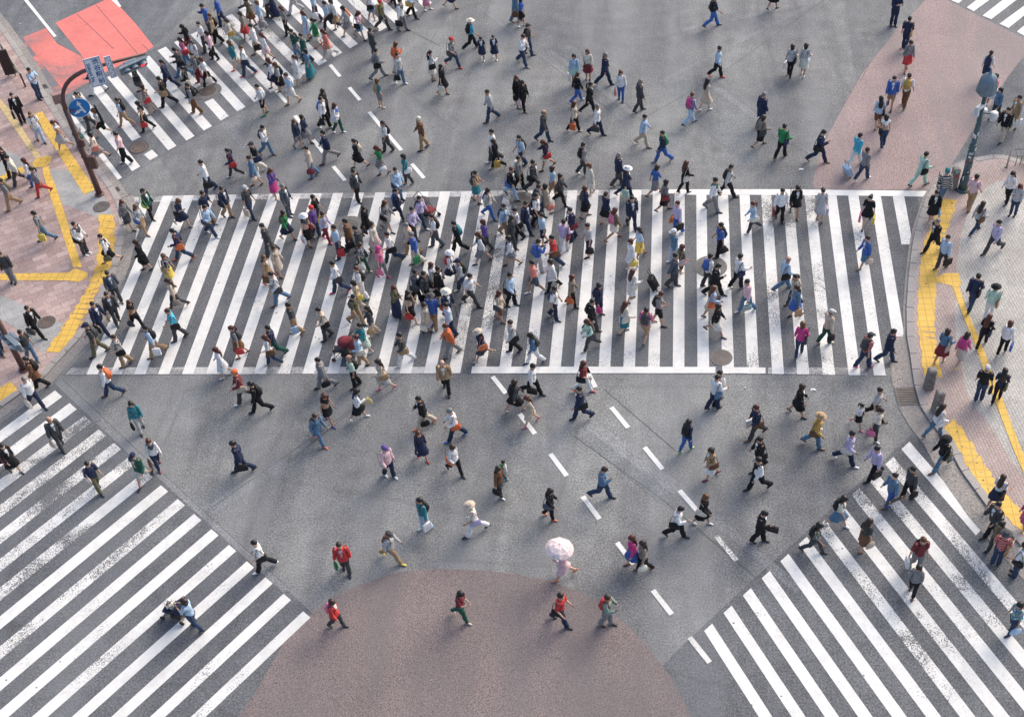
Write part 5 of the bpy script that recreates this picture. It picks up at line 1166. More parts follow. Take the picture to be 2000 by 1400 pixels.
PEOPLE="""
79 193 345|sk|Tlb|Tdb|bk|sc|-
193 183 190|sk|Jnv|Twh|bk|W|sb:dg
276 180 190|sk|Tdg|Kdg|bk|w|sb:bk
296 222 195|bd|L#br|K#br|tn|w|sb:rd
330 208 185|sk|Tbk|Tbk|bk|W|sb:tn
334 175 180|sk|Jnv|Tnv|bk|W|-
360 150 190|sk|Jdg|Tdm|bl|Wp|sb:bk
374 188 190|pk|Jbk|Tbk|bk|w|sb:cr
385 222 190|sd|Lgy|Tbr|tn|w|bp:bk
368 128 200|lk|Lpk|Tdm|bk|w|sb:rd
374 104 200|lk|Lbk|Kmr|bk|wp|-
388 134 250|lk|Twh|Tlb|bk|w|bp:bk
392 162 200|sk|Lgy|Tmr|rd|w|bp:dg
410 168 195|br|Twh|Tbk|lp|W|hb:cr
420 117 190|bk|Llp|Tbk|bk|w|hb:bk
404 100 200|sd|Twh|Tdg|bk|w|-
426 85 195|sb|L*mu|Tbk|bk|w|bp:bk
412 66 200|sk|Lbl|Tdg|bk|sp|-
436 50 190|sk|Lbl|Tnv|bk|w|-
457 90 195|bd|Lcr|Tmi|ol|W|sb:mu
483 78 200|bd|Ltp|Krd|gy|w|ub:bk
494 50 200|bd|Lol|Kbr|bk|wp|-
478 15 190|sk|Twh|Twh|bk|w|-
515 58 195|bb|Llb|Tlg|gy|w|pb:gy
505 107 195|sk|Lwh|Tbe|br|w|bc:bk
527 35 190|sk|Llg|Tdg|bk|w|-
538 34 190|bk|Lnv|Gnv|bk|w|-
577 26 190|sk|Tbl|Tlg|gy|W|-
562 68 200|lr|Tgy|Tbk|bk|w|-
583 117 200|sk|Tdn|Tdm|br|w|bp:bk
525 122 195|lr|Lwh|Mlp|bk|w|-
463 136 195|lb|Ctl|Mcr|rd|w|-
486 148 185|sb|Twh|Tdb|rd|W|sb:nv
538 172 200|lr|Vnv|Knv|bk|w|-
552 180 200|lb|Tlg|Kbk|bk|w|bp:bk
573 203 205|sd|Tlb|Swh|br|W|bp:wh
586 165 195|pd|Lwh|Kwh|be|w|-
608 152 195|bk|Tdm|Gtl|br|w|-
600 124 200|sk|Jdn|Tdb|bk|w|-
604 78 200|lr|Tlb|Klb|bk|w|-
620 42 190|sk|Tlb|Tnv|bk|w|pb:wh
645 60 200|sk|Tlb|Tnv|bk|W|sb:bk
622 91 200|bk|Cgn|Kcr|rd|w|-
644 113 200|lr|Cco|Tlg|wh|W|hb:cr
658 56 200|bd|Lwh|Ktn|bk|w|-
682 68 195|bk|Llg|Kgy|bk|W|bp:or
706 77 350|lr|Tlp|Mdm|bk|Wp|sb:bk
728 40 10|bk|Lwh|Mdm|wh|w|sb:bk
750 58 350|krd|Lol|Tdg|bk|W|bp:mu
788 60 350|sk|Vdg|Tgy|bk|w|bc:bk
806 34 350|sk|Llb|Tbk|bk|W|sb:mu
757 5 0|bk|Lbk|Kbk|pk|w|-
772 11 350|bk|Lwh|Tbk|bk|w|-
836 20 0|bk|Lwh|Mlg|wh|w|hb:pk
882 16 0|bk|Lpu|Knv|br|W|-
732 114 20|sk|Jdg|Tdg|bk|s|-
741 153 15|sk|Jgy|Tgy|bk|W|sb:bk
779 142 20|bb|Lor|Tbe|bk|wp|bp:or
784 164 345|sk|Llg|Tdm|wh|w|hb:bk
745 211 20|bb|Ttl|Sgy|be|s|bp:tn
846 157 20|pk|Vbk|Kcr|bk|sp|sb:bk
868 185 350|lk|Tbk|Kbk|br|w|hb:cr
887 131 340|crd|T#dg|Tdb|rd|W|sb:dg
922 96 15|hcr|Tcy|Tbk|gy|W|bp:bk
943 117 270|bk|Unv|Knv|wh|w|-||.8
967 116 285|sk|Unv|Knv|wh|w|-||.8
1022 127 340|sr|Lwh|Tdb|gy|Wp|-
1034 106 0|cdg|Tdg|Tdb|bk|w|bp:bk
1020 52 0|bk|Tbl|Sbk|wh|w|-
1009 42 0|sk|Cdm|Tdm|br|w|hb:br
1123 164 270|bk|Llb|Mmi|bk|w|pb:wh
1149 155 270|lr|Lcr|Kmr|bk|s|sb:br
1182 166 10|sg|Jnv|Tnv|bk|W|-
1128 200 20|pd|Lbk|Tbl|wh|W|-
1012 208 330|lr|Lbk|Kbk|bk|w|-
1024 216 330|lk|Lbk|Tbk|bk|w|hb:lp
1392 53 10|sb|Tnv|Tbl|bk|W|bp:bk
1510 18 30|bk|Lbk|Kbk|bk|w|-
1400 151 350|sk|Llb|Tbk|rd|W|-
1542 148 60|bd|Llg|Tbk|bk|w|sb:bk,pb:wh
1568 147 60|bd|Llg|Kcr|wh|w|sb:wh
1213 197 270|lr|Lwh|Tbl|bk|w|hb:co
1249 217 10|sg|Jdg|Tdg|bk|w|-
1348 243 20|sb|L*pu|Tlb|bk|W|bp:ma
1378 215 20|lk|Tbe|Kbe|wh|w|-
1485 245 20|sg|Cnv|Tdg|bk|w|-
1744 50 300|sk|Lnv|Tnv|bk|sc|-
1766 96 60|sk|Tnv|Tnv|bk|w|sb:tn
1769 139 290|bd|Lgy|Krd|br|w|-
1737 211 260|sk|Jbl|Stn|bk|w|-
1765 208 60|sd|Twh|Tbr|gn|w|bp:mu
1712 250 100|lk|Llb|Sbr|br|w|sb:bk
1722 288 110|bk|Nwh|Tdb|wh|w|sb:bk
1922 160 40|pk|Vgy|Knv|bk|W|bp:nv
1933 206 200|bk|Tpk|Kwh|wh|w|-
1942 232 200|bk|Ldm|Tdg|bk|w|-
1976 252 200|sd|Jtn|Ttn|bk|w|pb:wh
1955 275 215|sd|Jbk|Tbe|bk|w|sb:dn
46 240 300|sk|Jbk|Tbk|bk|s|bc:bk
82 278 310|sb|Twh|Tlb|bk|w|bp:bk
128 292 200|pr|Nwh|Klg|wh|W|su:dn
170 236 200|pk|Lmi|Tdb|wh|w|bp:tn
180 252 200|sk|Llb|Tdg|bk|w|-
204 266 200|bb|Tlg|Sbk|gy|W|gc:bk
248 246 190|pd|Tlb|Ttn|pk|W|bp:bk
289 255 190|lk|Ndg|Tbk|bk|W|hb:rd
197 314 190|bk|Lcr|Kgy|bk|W|sb:co
248 319 190|sk|Tlp|Tbk|wh|w|-
26 345 195|sk|Jbk|Tbk|bk|w|-
41 361 195|sk|Lcr|Tdg|gy|W|-
70 366 195|lr|Lwh|Tbl|bk|w|-
85 382 195|pk|Lgy|Trd|bk|W|-
518 224 200|sk|Twh|Sbk|gn|w|bp:wh
524 303 350|sk|Vcr|Tdm|br|Wp|bp:dg
508 338 200|cdg|Tbk|Tcr|wh|w|sb:nv
461 346 190|pk|Lnv|Tdg|wh|W|sb:rd,pb:wh
411 374 195|sd|Lwh|Tdb|nv|W|bc:bk
502 362 200|ud|Cdm|Klg|br|w|hb:be
586 291 340|lr|Lnv|Sgy|bk|w|-
601 281 350|bk|Lnv|Kgy|bk|w|-
540 387 340|lr|Lpu|Kma|be|wp|-
637 250 350|sk|Lwh|Tbk|wh|W|bp:bl,hb:bk
640 232 350|bk|Lbk|Tbk|bk|w|bp:dg
663 259 350|lr|Vbl|Tdn|wh|w|sb:wh
644 316 195|sk|Jnv|Tgy|mr|W|-
612 346 195|sk|Lbe|Tdm|br|w|hb:mr
703 328 190|pk|Jbk|Kbk|bk|W|bp:be
748 342 200|lr|Tgn|Kgy|bk|wp|hb:wh
758 296 200|sk|Twh|Tdg|bk|w|bp:bk
828 291 195|sy|Lbr|Ttn|nv|w|-
798 360 200|bk|Ltl|Tdg|gy|w|sb:wh
783 392 340|sk|Llb|Tdm|bk|s|sb:nv
701 393 340|sk|Jdg|Tbk|bk|w|-
960 236 190|sd|Llg|Tdb|br|W|-
1152 222 10|pk|Jbk|Tbk|bk|W|-
1122 257 350|lr|Lbe|Tbk|be|W|pb:or
1167 264 350|sg|Lwh|Tnv|bk|W|bc:dg
1063 276 350|xk|Ldg|Tdb|bk|W|-
971 330 190|ld|Lbk|Tbk|be|W|pb:mu
966 316 200|sk|Lwh|Tdg|wh|w|-
1020 328 200|sk|Tlb|Tdb|bk|w|bp:bk
1068 330 195|lr|Lnv|Mcr|bk|Wp|sb:rd
1140 341 10|sk|Lgy|Tdg|wh|w|bp:bk
1154 380 200|bb|Lcr|Kcr|be|w|-
1016 368 350|sd|Lgy|Tbk|bk|w|bp:cr
1001 386 340|sr|Jbk|Tlb|bk|W|sb:bl
1044 375 350|sk|Jdg|Tdg|bk|W|sb:bk
933 395 350|pk|Ttn|Mtl|bk|wc|bp:dg
1081 385 20|bd|Tlb|Ttn|bk|w|-
1096 399 345|bk|Ldg|Tbk|bk|W|-
1257 285 350|sk|Llb|Tbe|br|W|-
1294 316 190|sk|Lnv|Tbl|gy|W|bp:gn
1484 286 20|bd|Ltp|Kbk|bk|W|sb:dg
1208 361 10|sg|Jnv|Tdg|bk|w|-
1223 386 0|hwh|Cnv|Tnv|bk|W|pb:mi
1280 381 20|bd|Tbl|Kgy|bk|Wp|-
1337 376 20|lr|Lbk|Tbk|bk|w|sb:cr
1298 412 10|bk|Lgy|Kbk|bk|W|sb:mr
1392 411 350|sk|Vdn|Tgy|bk|W|-
1420 383 0|sd|Llg|Tbk|bk|W|bp:bk
1525 307 40|sk|Lgn|Tbk|bk|w|sb:nv
1597 317 350|sk|Jnv|Tnv|br|Wp|sb:bk
1669 324 30|sk|Lcy|Twh|br|W|su:lb
1684 351 30|sd|Lgy|Tdb|wh|W|-
1522 431 290|sk|Lwh|Tbk|bk|w|bc:mr
1551 422 290|bk|Jbk|Mbk|br|W|sb:bk
1600 431 95|ud|Tlg|Klg|br|w|pb:lv
1691 441 250|uk|Tbk|Mbk|bk|W|pb:ye,pb:pk
1794 362 20|sk|Lmi|Tmi|bk|W|sb:bk
1836 396 290|ktl|L=bk|Tdm|bk|w|sb:nv
1818 432 270|bd|Jbk|Kbk|be|w|hb:lb
1892 408 45|sk|Tlp|Ttn|br|w|-
1964 397 210|lk|Lwh|Tbk|dg|w|pb:wh
1977 421 230|lr|Llg|Tdb|bk|sp|-
27 407 200|sk|Tgy|Ttn|br|W|bp:ol
93 471 190|sk|Tgy|Tdm|bk|W|pb:ye
169 496 350|sk|Vdg|Tdg|wh|s|sb:bk
219 513 195|sd|Vbk|Kbk|br|W|hb:ol
287 527 195|bd|Cbk|Kbk|bk|w|sb:bk
28 551 250|sd|Ldg|Tgy|bk|sp|sb:br
255 446 340|lr|Lgy|Kdg|bk|W|-
283 456 340|lb|Llg|Ktn|br|W|sb:bl
299 427 340|pk|Jdn|Tbk|bk|w|sb:li
361 443 345|bb|Tnv|Knv|gy|Wp|sb:bk
411 433 345|sk|Tnv|Tbr|gy|W|-
415 459 345|sk|Llb|Tdb|wh|W|sb:dg
448 425 340|sk|Jnv|Ttn|bk|w|sb:bk
360 507 190|sk|Lnv|Tdb|or|W|sb:or
338 554 340|bb|T*bk|Kye|br|w|sb:tn
493 424 340|clg|Tdg|Tdb|bk|w|pb:be
530 497 195|sk|Jdg|Tdg|bk|w|-
530 557 345|lb|Ctn|Kmr|rd|w|hb:br
548 539 345|bd|Lbe|Kbe|br|w|-
566 421 345|sg|Jsl|Tsl|bk|s|-
624 440 345|bk|Tbk|Tbk|bk|w|hb:or
620 463 340|krd|Lpu|Tdb|be|w|-
565 468 345|bk|Lgn|Knv|bk|W|bp:br
606 479 335|hwh|Ndg|Kbk|bk|w|pb:wh:H&M,sb:rd
641 471 340|bd|L*lv|Tmr|ma|w|bp:ye
666 503 200|sd|Tlb|Tdb|nv|w|pb:rd
688 491 195|sk|Jbr|Tdg|bk|w|bc:bk
708 502 195|sk|Jdg|Tdg|bk|w|-
720 461 340|lk|Lbk|Kbk|bk|w|hb:dg
759 451 345|lr|Lgy|M#gy|bk|W|sb:bk
782 427 345|pk|Jnv|Tnv|gy|W|bp:bl
736 493 340|bd|Lcr|K*lp|bk|w|-
768 513 195|sd|Twh|Tdb|bk|W|sb:bk,pb:wh
749 541 340|lma|Tpk|Tgy|ma|w|hb:pk
711 530 345|bd|T*nv|Tdn|be|W|hb:cr
665 572 195|sk|Lwh|Tdb|rd|W|sb:dg
826 443 345|sk|Llv|Tdb|wh|W|bp:nv
812 466 345|sk|Llv|Tdg|bk|w|sb:bk
806 497 195|sg|Jbe|Ttn|br|W|sb:bk
815 516 200|sg|Lbl|Tcr|br|w|pb:gn
853 482 195|sd|Twh|Tsl|bk|w|bp:bk
897 493 190|sk|Tbk|Tbk|wh|W|bp:tl
957 426 345|lk|L#cr|Tbl|bk|W|bp:pu
943 513 190|br|Vdg|Kgy|bk|W|bp:bk
951 489 195|br|Lpu|Tdg|bk|w|-
988 462 345|sd|Llb|Ttn|bk|w|bp:nv
1012 468 200|sk|Twh|Tbk|bk|w|sb:bk
1029 453 340|sk|Jnv|Tnv|bk|W|pb:wh
1050 441 345|sk|Twh|Tbk|bk|w|bp:bk
1054 425 345|sd|Lgy|Tdb|bk|w|bp:nv
1068 418 20|bk|Lbe|Kbe|bk|w|hb:co
1144 424 10|lr|Lnv|Kbk|bk|w|bp:dg
1184 436 30|sd|Jnv|Kbk|br|w|-
1118 469 200|sk|Jnv|Tnv|bk|w|sb:mr
1103 492 60|sk|Llv|Twh|bk|w|sb:mr
1062 478 195|sd|Tlb|Snv|bk|w|-
1084 522 190|sk|Trd|Tdb|wh|W|sb:br
1052 531 20|sk|Lbl|Tlg|bk|wp|bp:bl
1151 500 195|sd|Tlg|Snv|bk|w|hb:bk
1000 519 190|bk|Vnv|M#nv|bk|W|-
1003 482 340|ld|Ldg|Tdg|bk|w|-
1200 468 20|lr|Lol|Mcr|br|W|bp:pk
1234 446 300|sk|Jnv|Tnv|bk|w|bp:dg
1323 455 200|sr|Llv|Tbl|wh|w|bc:bk,hb:or
1249 503 195|lk|Tlb|Kye|br|w|-
1233 526 200|br|Lwh|Kwh|wh|w|hb:ye,hb:pk
1405 500 190|sk|Tbl|Tbk|nv|w|bp:bk,hb:bk
1316 512 195|cwh|Ldm|Tlb|wh|w|-
1329 538 20|br|Tol|Sol|be|w|sb:lp
1316 560 350|sk|Jsl|Tdg|bk|w|su:bk
1382 560 20|sk|Lwh|Tdg|bk|w|bp:bl
1395 577 350|sk|Jbk|Tbk|bk|Wp|-
1469 453 190|pr|Llb|Tdg|wh|W|sb:cr
1440 562 20|sk|Lwh|Tbk|wh|w|sb:nv
1530 566 10|xk|Llb|Tdm|dg|W|sb:bk
1457 608 195|sk|Llp|Tdm|wh|W|hb:=tl
1549 595 195|pk|Lbe|Tdb|br|W|bp:be
1551 619 200|ld|Ldm|Kbl|bk|w|pb:tn
1388 621 10|lb|Llb|Kbe|bk|w|sb:or
1398 654 345|bk|Lbk|Kcr|bk|W|-
1687 521 200|sd|Jbl|Kdm|br|W|hb:be
1904 455 30|ld|Llg|Tdb|br|W|sb:br
1937 493 205|sk|Llv|Tdg|bk|W|-
1820 491 200|sg|Jbk|Tbk|bk|W|-
1838 523 210|sk|Llb|Tdg|br|w|bc:bk
1894 600 60|sk|Lnv|Tdb|bk|W|sb:bk
1928 622 75|hbk|Lmi|Twh|bk|w|sb:tn
232 588 300|sk|Jsl|Tdg|br|w|sb:dg
231 630 300|sk|Jdg|Tdg|bk|w|bc:tn
204 650 340|sk|Jnv|Tnv|bk|W|bc:bk
77 655 340|sk|Jbk|Tbk|bk|W|bc:dg
271 641 340|lr|Nbk|Tbk|wh|W|hb:dg
196 692 195|cnv|Tdg|Tol|bk|W|bp:dg
247 713 195|sd|T=nv|Ttn|br|w|sb:bk
66 703 320|sk|Tdg|Tdm|gy|w|sb:dg
6 690 320|sk|Ldg|Tdb|br|w|-
349 600 195|ld|Lbe|Tdg|br|W|hb:tp
352 662 195|sr|Tcy|Tdg|bk|W|sb:bk
308 694 195|sk|Llb|Ttn|br|W|bp:bk,pb:wh
472 696 195|pr|Tgy|Kbr|br|w|bp:dg,hb:rd
441 735 195|lr|Lwh|Kwh|wh|w|-
549 592 195|sk|L#wh|Tdm|br|W|sb:dg
580 652 195|sk|Tdg|Ttn|br|w|pb:lb
639 661 200|sk|Jbe|Tdg|bk|w|sb:bk
541 694 195|sk|Lnv|Tdn|bk|W|-
535 713 195|lr|Twh|Tdb|be|W|sb:br
710 584 195|sr|Twh|Twh|gn|w|bp:bk
704 606 195|bk|Lbe|Tbe|br|w|sb:ye
700 634 340|sk|Tol|Ttn|nv|W|bp:dg
730 656 195|ld|Ldg|Tbe|be|w|hb:tn
716 690 200|pk|Ltl|K*mi|wh|wc|-
709 713 195|ur|Llb|Ttn|nv|w|sb:cr
792 710 195|sk|Ldg|Twh|wh|W|sb:tn
777 616 340|br|Lol|Gnv|bk|wp|-
805 627 345|lk|Nbk|Kbk|be|W|hb:rd
818 589 350|sk|Jsl|Tbk|bk|W|sb:dg
836 594 345|sk|Ldg|Tbk|bk|w|bp:bk
850 638 80|hdg|Jbl|Ttn|br|w|-
850 572 340|lr|Lwh|Kbk|bk|w|-
862 582 345|sk|Jbk|Tbk|bk|w|hb:bk
878 629 330|hcr|Jnv|Tnv|bk|w|sb:or,cn:bk
884 548 345|hwh|Lwh|Knv|bk|W|bp:rd
904 568 195|cnv|Llg|Tdb|wh|w|bp:bk
922 595 350|sk|Twh|Tdg|bk|W|bp:wh
1000 597 345|sk|Llb|Tbk|bk|w|sb:bk
979 627 345|lr|Lbe|Sbr|br|w|sb:dg
836 650 345|bd|Cbe|K*lv|bk|w|hb:cr
882 655 195|sk|L*lb|Tnv|bk|w|-
883 694 195|sr|Lor|Tgy|br|W|-
944 701 195|hbe|Tnv|Kdg|be|W|sb:or,pb:wh
873 765 270|xk|Jtn|Tbk|bk|w|-
1004 687 195|sd|Llg|Tbk|nv|w|sb:bk
1045 572 195|sk|Tco|Ssl|wh|W|-
1080 566 195|bd|Cwh|Tbk|bk|W|-
1118 597 350|br|Ltp|Tbk|bk|w|hb:or
1085 623 345|sk|Twh|Tnv|bk|w|bp:nv
1170 615 340|bk|Lnv|Tnv|bk|w|bp:nv,hb:ma
1157 646 345|sk|Jbk|Tdg|br|w|bp:bk
1153 682 195|lr|Lmi|Tdg|be|W|sb:dg
1045 709 195|bk|Ldm|Twh|nv|W|bp:dg
1234 587 30|lr|Lwh|Kwh|bk|w|sb:cr
1220 650 20|lr|Lcr|Ktl|bk|w|sb:cr,pb:wh
1261 664 60|sk|T#ma|Stn|bk|W|bp:dg
1286 633 350|sr|Tgy|Sbk|bk|wp|bp:bk
1560 693 80|bb|Lma|Tdb|br|w|sb:dg
1612 670 20|clg|Lbe|Tdn|be|w|hb:bk
1402 786 30|sk|Twh|Tbk|bk|w|bp:bk
1395 797 30|sd|Lwh|Tnv|bk|w|sb:dm
1557 810 345|bd|Jbk|Kbk|bk|W|sb:bk
1686 717 20|cdg|T#rd|Tdb|pk|w|bp:dg
1730 706 350|sk|Jnv/rd|Tdb|bk|W|-
1835 707 45|bd|Ldm|Kmr|be|w|sb:be
1872 712 45|ld|Lpk|K*be|ye|W|bp:ma
1916 676 60|lr|Lbk|Tbk|be|W|sb:nv
1956 689 60|br|Lwh|Tbk|be|w|pb:bl
1911 780 80|clg|Tbk|Tdb|bk|s|hb:bk
1945 782 70|lk|Tnv|Tbk|bk|w|sb:ol
1673 834 330|pk|Twh|Mbk|pk|W|-||.78
1706 818 350|sd|Tlg|Tbk|bk|W|-
1706 856 330|pd|Tcr|Tdg|wh|w|hb:pk
1823 851 20|ld|Lwh|Tdm|br|W|sb:wh
81 757 200|sd|Cbr|Tbk|bk|w|bp:bk
74 794 330|sg|Lwh|Tnv|bk|W|pb:cr
124 874 310|xk|Jdg|Tdg|bk|w|hb:be
223 772 195|sk|Lwh|Tdb|br|W|bp:or
279 841 290|lk|Ltl|Tlg|bk|w|hb:bk
312 912 300|lr|Vdg|Tnv|mr|W|hb:br
285 942 240|cnv|Jdn/be|Slg|bk|W|-
480 784 195|kor|Lmr|Tdg|wh|W|sb:be
511 804 195|sk|Jbk|Tbk|bk|W|bp:bk
477 920 195|sk|Jnv|Tnv|bk|W|bc:bk
637 757 195|sk|Jgy|Tgy|bk|W|hb:bk
696 755 195|xk|Tmi|Tbk|bk|w|bp:bk
753 761 195|ld|Cbe|Klg|pk|W|sb:tn
645 826 330|lr|Nbk|Mbk|pu|W|-
627 865 330|sd|Ldm|Tdm|or|W|bp:dg
704 818 10|bk|Vnv|Kbk|wh|Wp|hb:*ye
831 832 195|sk|Jbk|Tbe|or|W|hb:bk
892 856 195|sg|Lwh|Tnv|bl|W|sb:or
827 899 310|lr|Lnv|Knv|rd|w|bp:br
763 931 320|cpu|Llp|Tnv|wh|w|sb:be
891 925 320|bd|Lwh|Tbk|bk|W|sb:or
1042 770 345|sk|Lwh|Tbk|bk|W|bc:bk
1008 802 20|bd|Ldg|Kbk|be|W|bp:bk
1037 828 200|lr|Tbe|Kbe|pk|W|-
1140 765 350|lr|Tmr|Twh|rd|W|sb:bk,pb:wh
1135 818 195|sk|Jnv|Tnv|bk|W|sb:bk
1341 879 40|lk|Lnv|Tbl|li|w|bp:bk
1474 854 195|sr|Lnv|Tdg|br|W|sb:br,pb:wh
1388 932 195|bd|Ctn|Kwh|mr|W|sb:br
1480 916 195|sk|Jbk|Tbk|bk|w|sb:bk
1479 955 195|sk|Vbk|Tbk|bk|W|-
1372 1023 345|lb|Lbk|Kbk|wh|W|sb:cr
1321 1048 345|sk|Lwh|Tbk|bk|Wp|sb:bk
1482 1057 345|sk|Jbk|Tbk|bk|wp|bc:bk
1589 871 350|htn|Lmu|Tdm|br|W|sb:br,pb:wh
1651 904 345|sk|Llv|Tnv|wh|W|sb:cr,pb:wh
1704 933 200|sk|Llv|Tbk|bk|W|bc:bk
1834 916 200|hbk|Lbk|Tdm|br|W|sb:ol
1771 972 200|sk|Ldg|Tbk|bk|w|hb:bk
1735 985 200|sd|Ldm|Tbl|br|w|bo:dg
1940 987 45|ld|Twh|Knv|be|w|sb:bk
1932 1042 200|sk|Jdg|Tbk|bk|W|sb:bk
1944 1100 60|hdg|T#rd|Tdb|bk|s|sb:tn
1981 1122 150|sk|Twh|Tdb|bk|s|sb:bk
1938 1078 200|bk|Lol|Tdg|bk|w|-
1998 1032 200|lk|Lma|Kpk|be|w|-
1634 1027 340|bk|Tcr|Kdm|wh|W|bp:bk
1588 1078 345|bk|T*ol|Tdg|bk|W|bp:bk
1684 1072 30|ld|Tdg|Kbr|br|w|hb:be
1786 1112 290|sb|Tmr|Tgy|gy|w|bp:bk,pb:wh
1780 1160 250|lk|Lgy|Tbk|br|w|-
1972 1235 200|bk|T*tl|Tdb|bk|w|hb:lb
33 923 330|pk|Jbk|Kbk|bk|w|sb:mr
8 915 330|pk|Jbk|Kbk|bk|w|-
196 958 320|sk|Tnv|Tol|nv|w|sb:wh
519 1111 195|sk|Twh|Tbk|wh|W|sb:bk
678 1117 275|sd|Jrd/lg|Tdg|bk|w|hb:gn
769 1094 345|cdg|Llg|Ttn|ye|W|bp:br
832 1032 210|sk|Ltl|Tlb|wh|w|bp:bk,pb:wh
661 1224 345|bd|Jrd|Tdg|bk|w|bp:pk
930 1041 195|hbe|Tcr|Twh|bk|W|sb:lv,hb:cr
987 941 20|sk|Twh|Tcy|gy|w|bp:gn||.7
978 967 330|ld|Lbr|Tdg|wh|w|hb:bk
1076 1011 350|lk|Lbk|Tbk|or|w|sb:sl
1177 972 350|sd|Ldm|Tdb|bk|Wp|-
1102 1127 195|bk|Llp|Klp|or|W|pa:pp,pb:wh
904 1209 340|bk|Tmr|Tdn|be|Wp|-
1096 1216 340|sk|Trd|Tnv|bk|W|sb:bk
1186 1220 340|sd|Lsg|Tgy|bk|wc|bp:rd
1236 1104 195|lr|Lma|Kbl|br|w|-
1256 1113 195|ld|Ltp|Tbk|br|w|hb:cr
385 1226 165|bd|Tlb|Tdb|bk|wc|-
"""
# ------------------------------------------------------------------ place the people
TOPN={'T':'T-shirt','L':'top','J':'jacket','V':'vest','N':'sleeveless top','C':'coat','U':'school dress'}
BOTN={'T':'trousers','S':'shorts','K':'skirt','M':'short skirt','G':'long skirt'}
PARTN={'T':'t_shirt','L':'long_sleeved_top','J':'jacket','V':'vest','N':'sleeveless_top','C':'coat','U':'school_dress'}
PARTB={'T':'trousers','S':'shorts','K':'skirt','M':'skirt','G':'skirt'}
HN={'k':'black','d':'dark','b':'brown','g':'grey','r':'reddish','y':'blond','ma':'pink'}
def hairlabel(h):
    st,c=h[0],h[1:]
    if st=='c': return CN[c]+'-capped'
    if st=='h': return CN[c]+'-hatted'
    if st=='k' : return CN.get(c,'dark')+'-beanie'
    if st=='x': return 'balding'
    n=HN.get(c,'dark')
    return {'s':'short-%s-haired','b':'bobbed-%s-haired','l':'long-%s-haired','p':'%s-ponytailed','u':'%s-bun-haired'}[st]%n
def colname(c):
    p={'#':'checked ','=':'striped ','*':'patterned '}.get(c[0],'')
    return p+CN[c.lstrip('#=*')]
def dirname(hd):
    return ['right','away to the right','away','away to the left','left','towards lower left','downwards','towards lower right'][int(((hd%360)+22.5)//45)%8]
def zone(px,py):
    for nm,pl in ZONES:
        if inside(px,py,pl): return nm
    if py<372: return 'on asphalt beyond main crossing'
    return 'on asphalt below main crossing'
rows=[]
for ln in PEOPLE.strip().split('\n'):
    f=ln.split('|'); x,y,hd=[float(q) for q in f[0].split()]
    rows.append(dict(x=x,y=y,hd=hd,hair=f[1],top=f[2],bot=f[3],shoe=f[4],pose=f[5],bags=[] if f[6]=='-' else f[6].split(','),k=float(f[8]) if len(f)>8 else 1.0))
rows.append(dict(x=345,y=1203,hd=165,hair='cwh',top='Tcr',bot='Snv',shoe='rd',pose='sc',bags=[],k=.58,sit=1,label='small child in a white cap seated in the black stroller at lower left'))
CROWD=[r for r in rows if (140<r['x']<860 and r['y']<285) or r['y']<130]
used={}
def desc(r,lvl):
    t=r['top'][1:].split('/')[0]; b=r['bot'][1:]; tn=TOPN[r['top'][0]]; bn=BOTN[r['bot'][0]]
    if r['bot'][0]=='T' and b in('db','dm','bl'): bn='jeans'
    same=(t==b and r['bot'][0] in 'KMG')
    if same: dress=colname(t)+(' dress' if r['top'][0] in 'TLN' else ' skirt suit' if r['top'][0]=='J' else ' outfit')
    elif r['top'][0]=='J' and t==b: dress=colname(t)+' suit'
    else: dress=colname(t)+' '+tn+', '+colname(b)+' '+bn
    kid='small child' if r['k']<.9 else 'person'
    s='%s %s in %s'%(hairlabel(r['hair']),kid,dress)
    if r['bags']:
        b0=r['bags'][0].split(':'); s+=' with '+colname(b0[1])+' '+BAGN[b0[0]][1]
    else: s+=', empty-handed'
    return s
def nw(s): return len(s.split())
def place(r,i):
    g='m' if r['hair'][0] in 'scx' and not (r['bot'][0] in 'KMG') else 'f'
    if r['hair'][0] in 'hk' and r['bot'][0] in 'T' and r['hair'] not in ('hwh',): g='m'
    return g
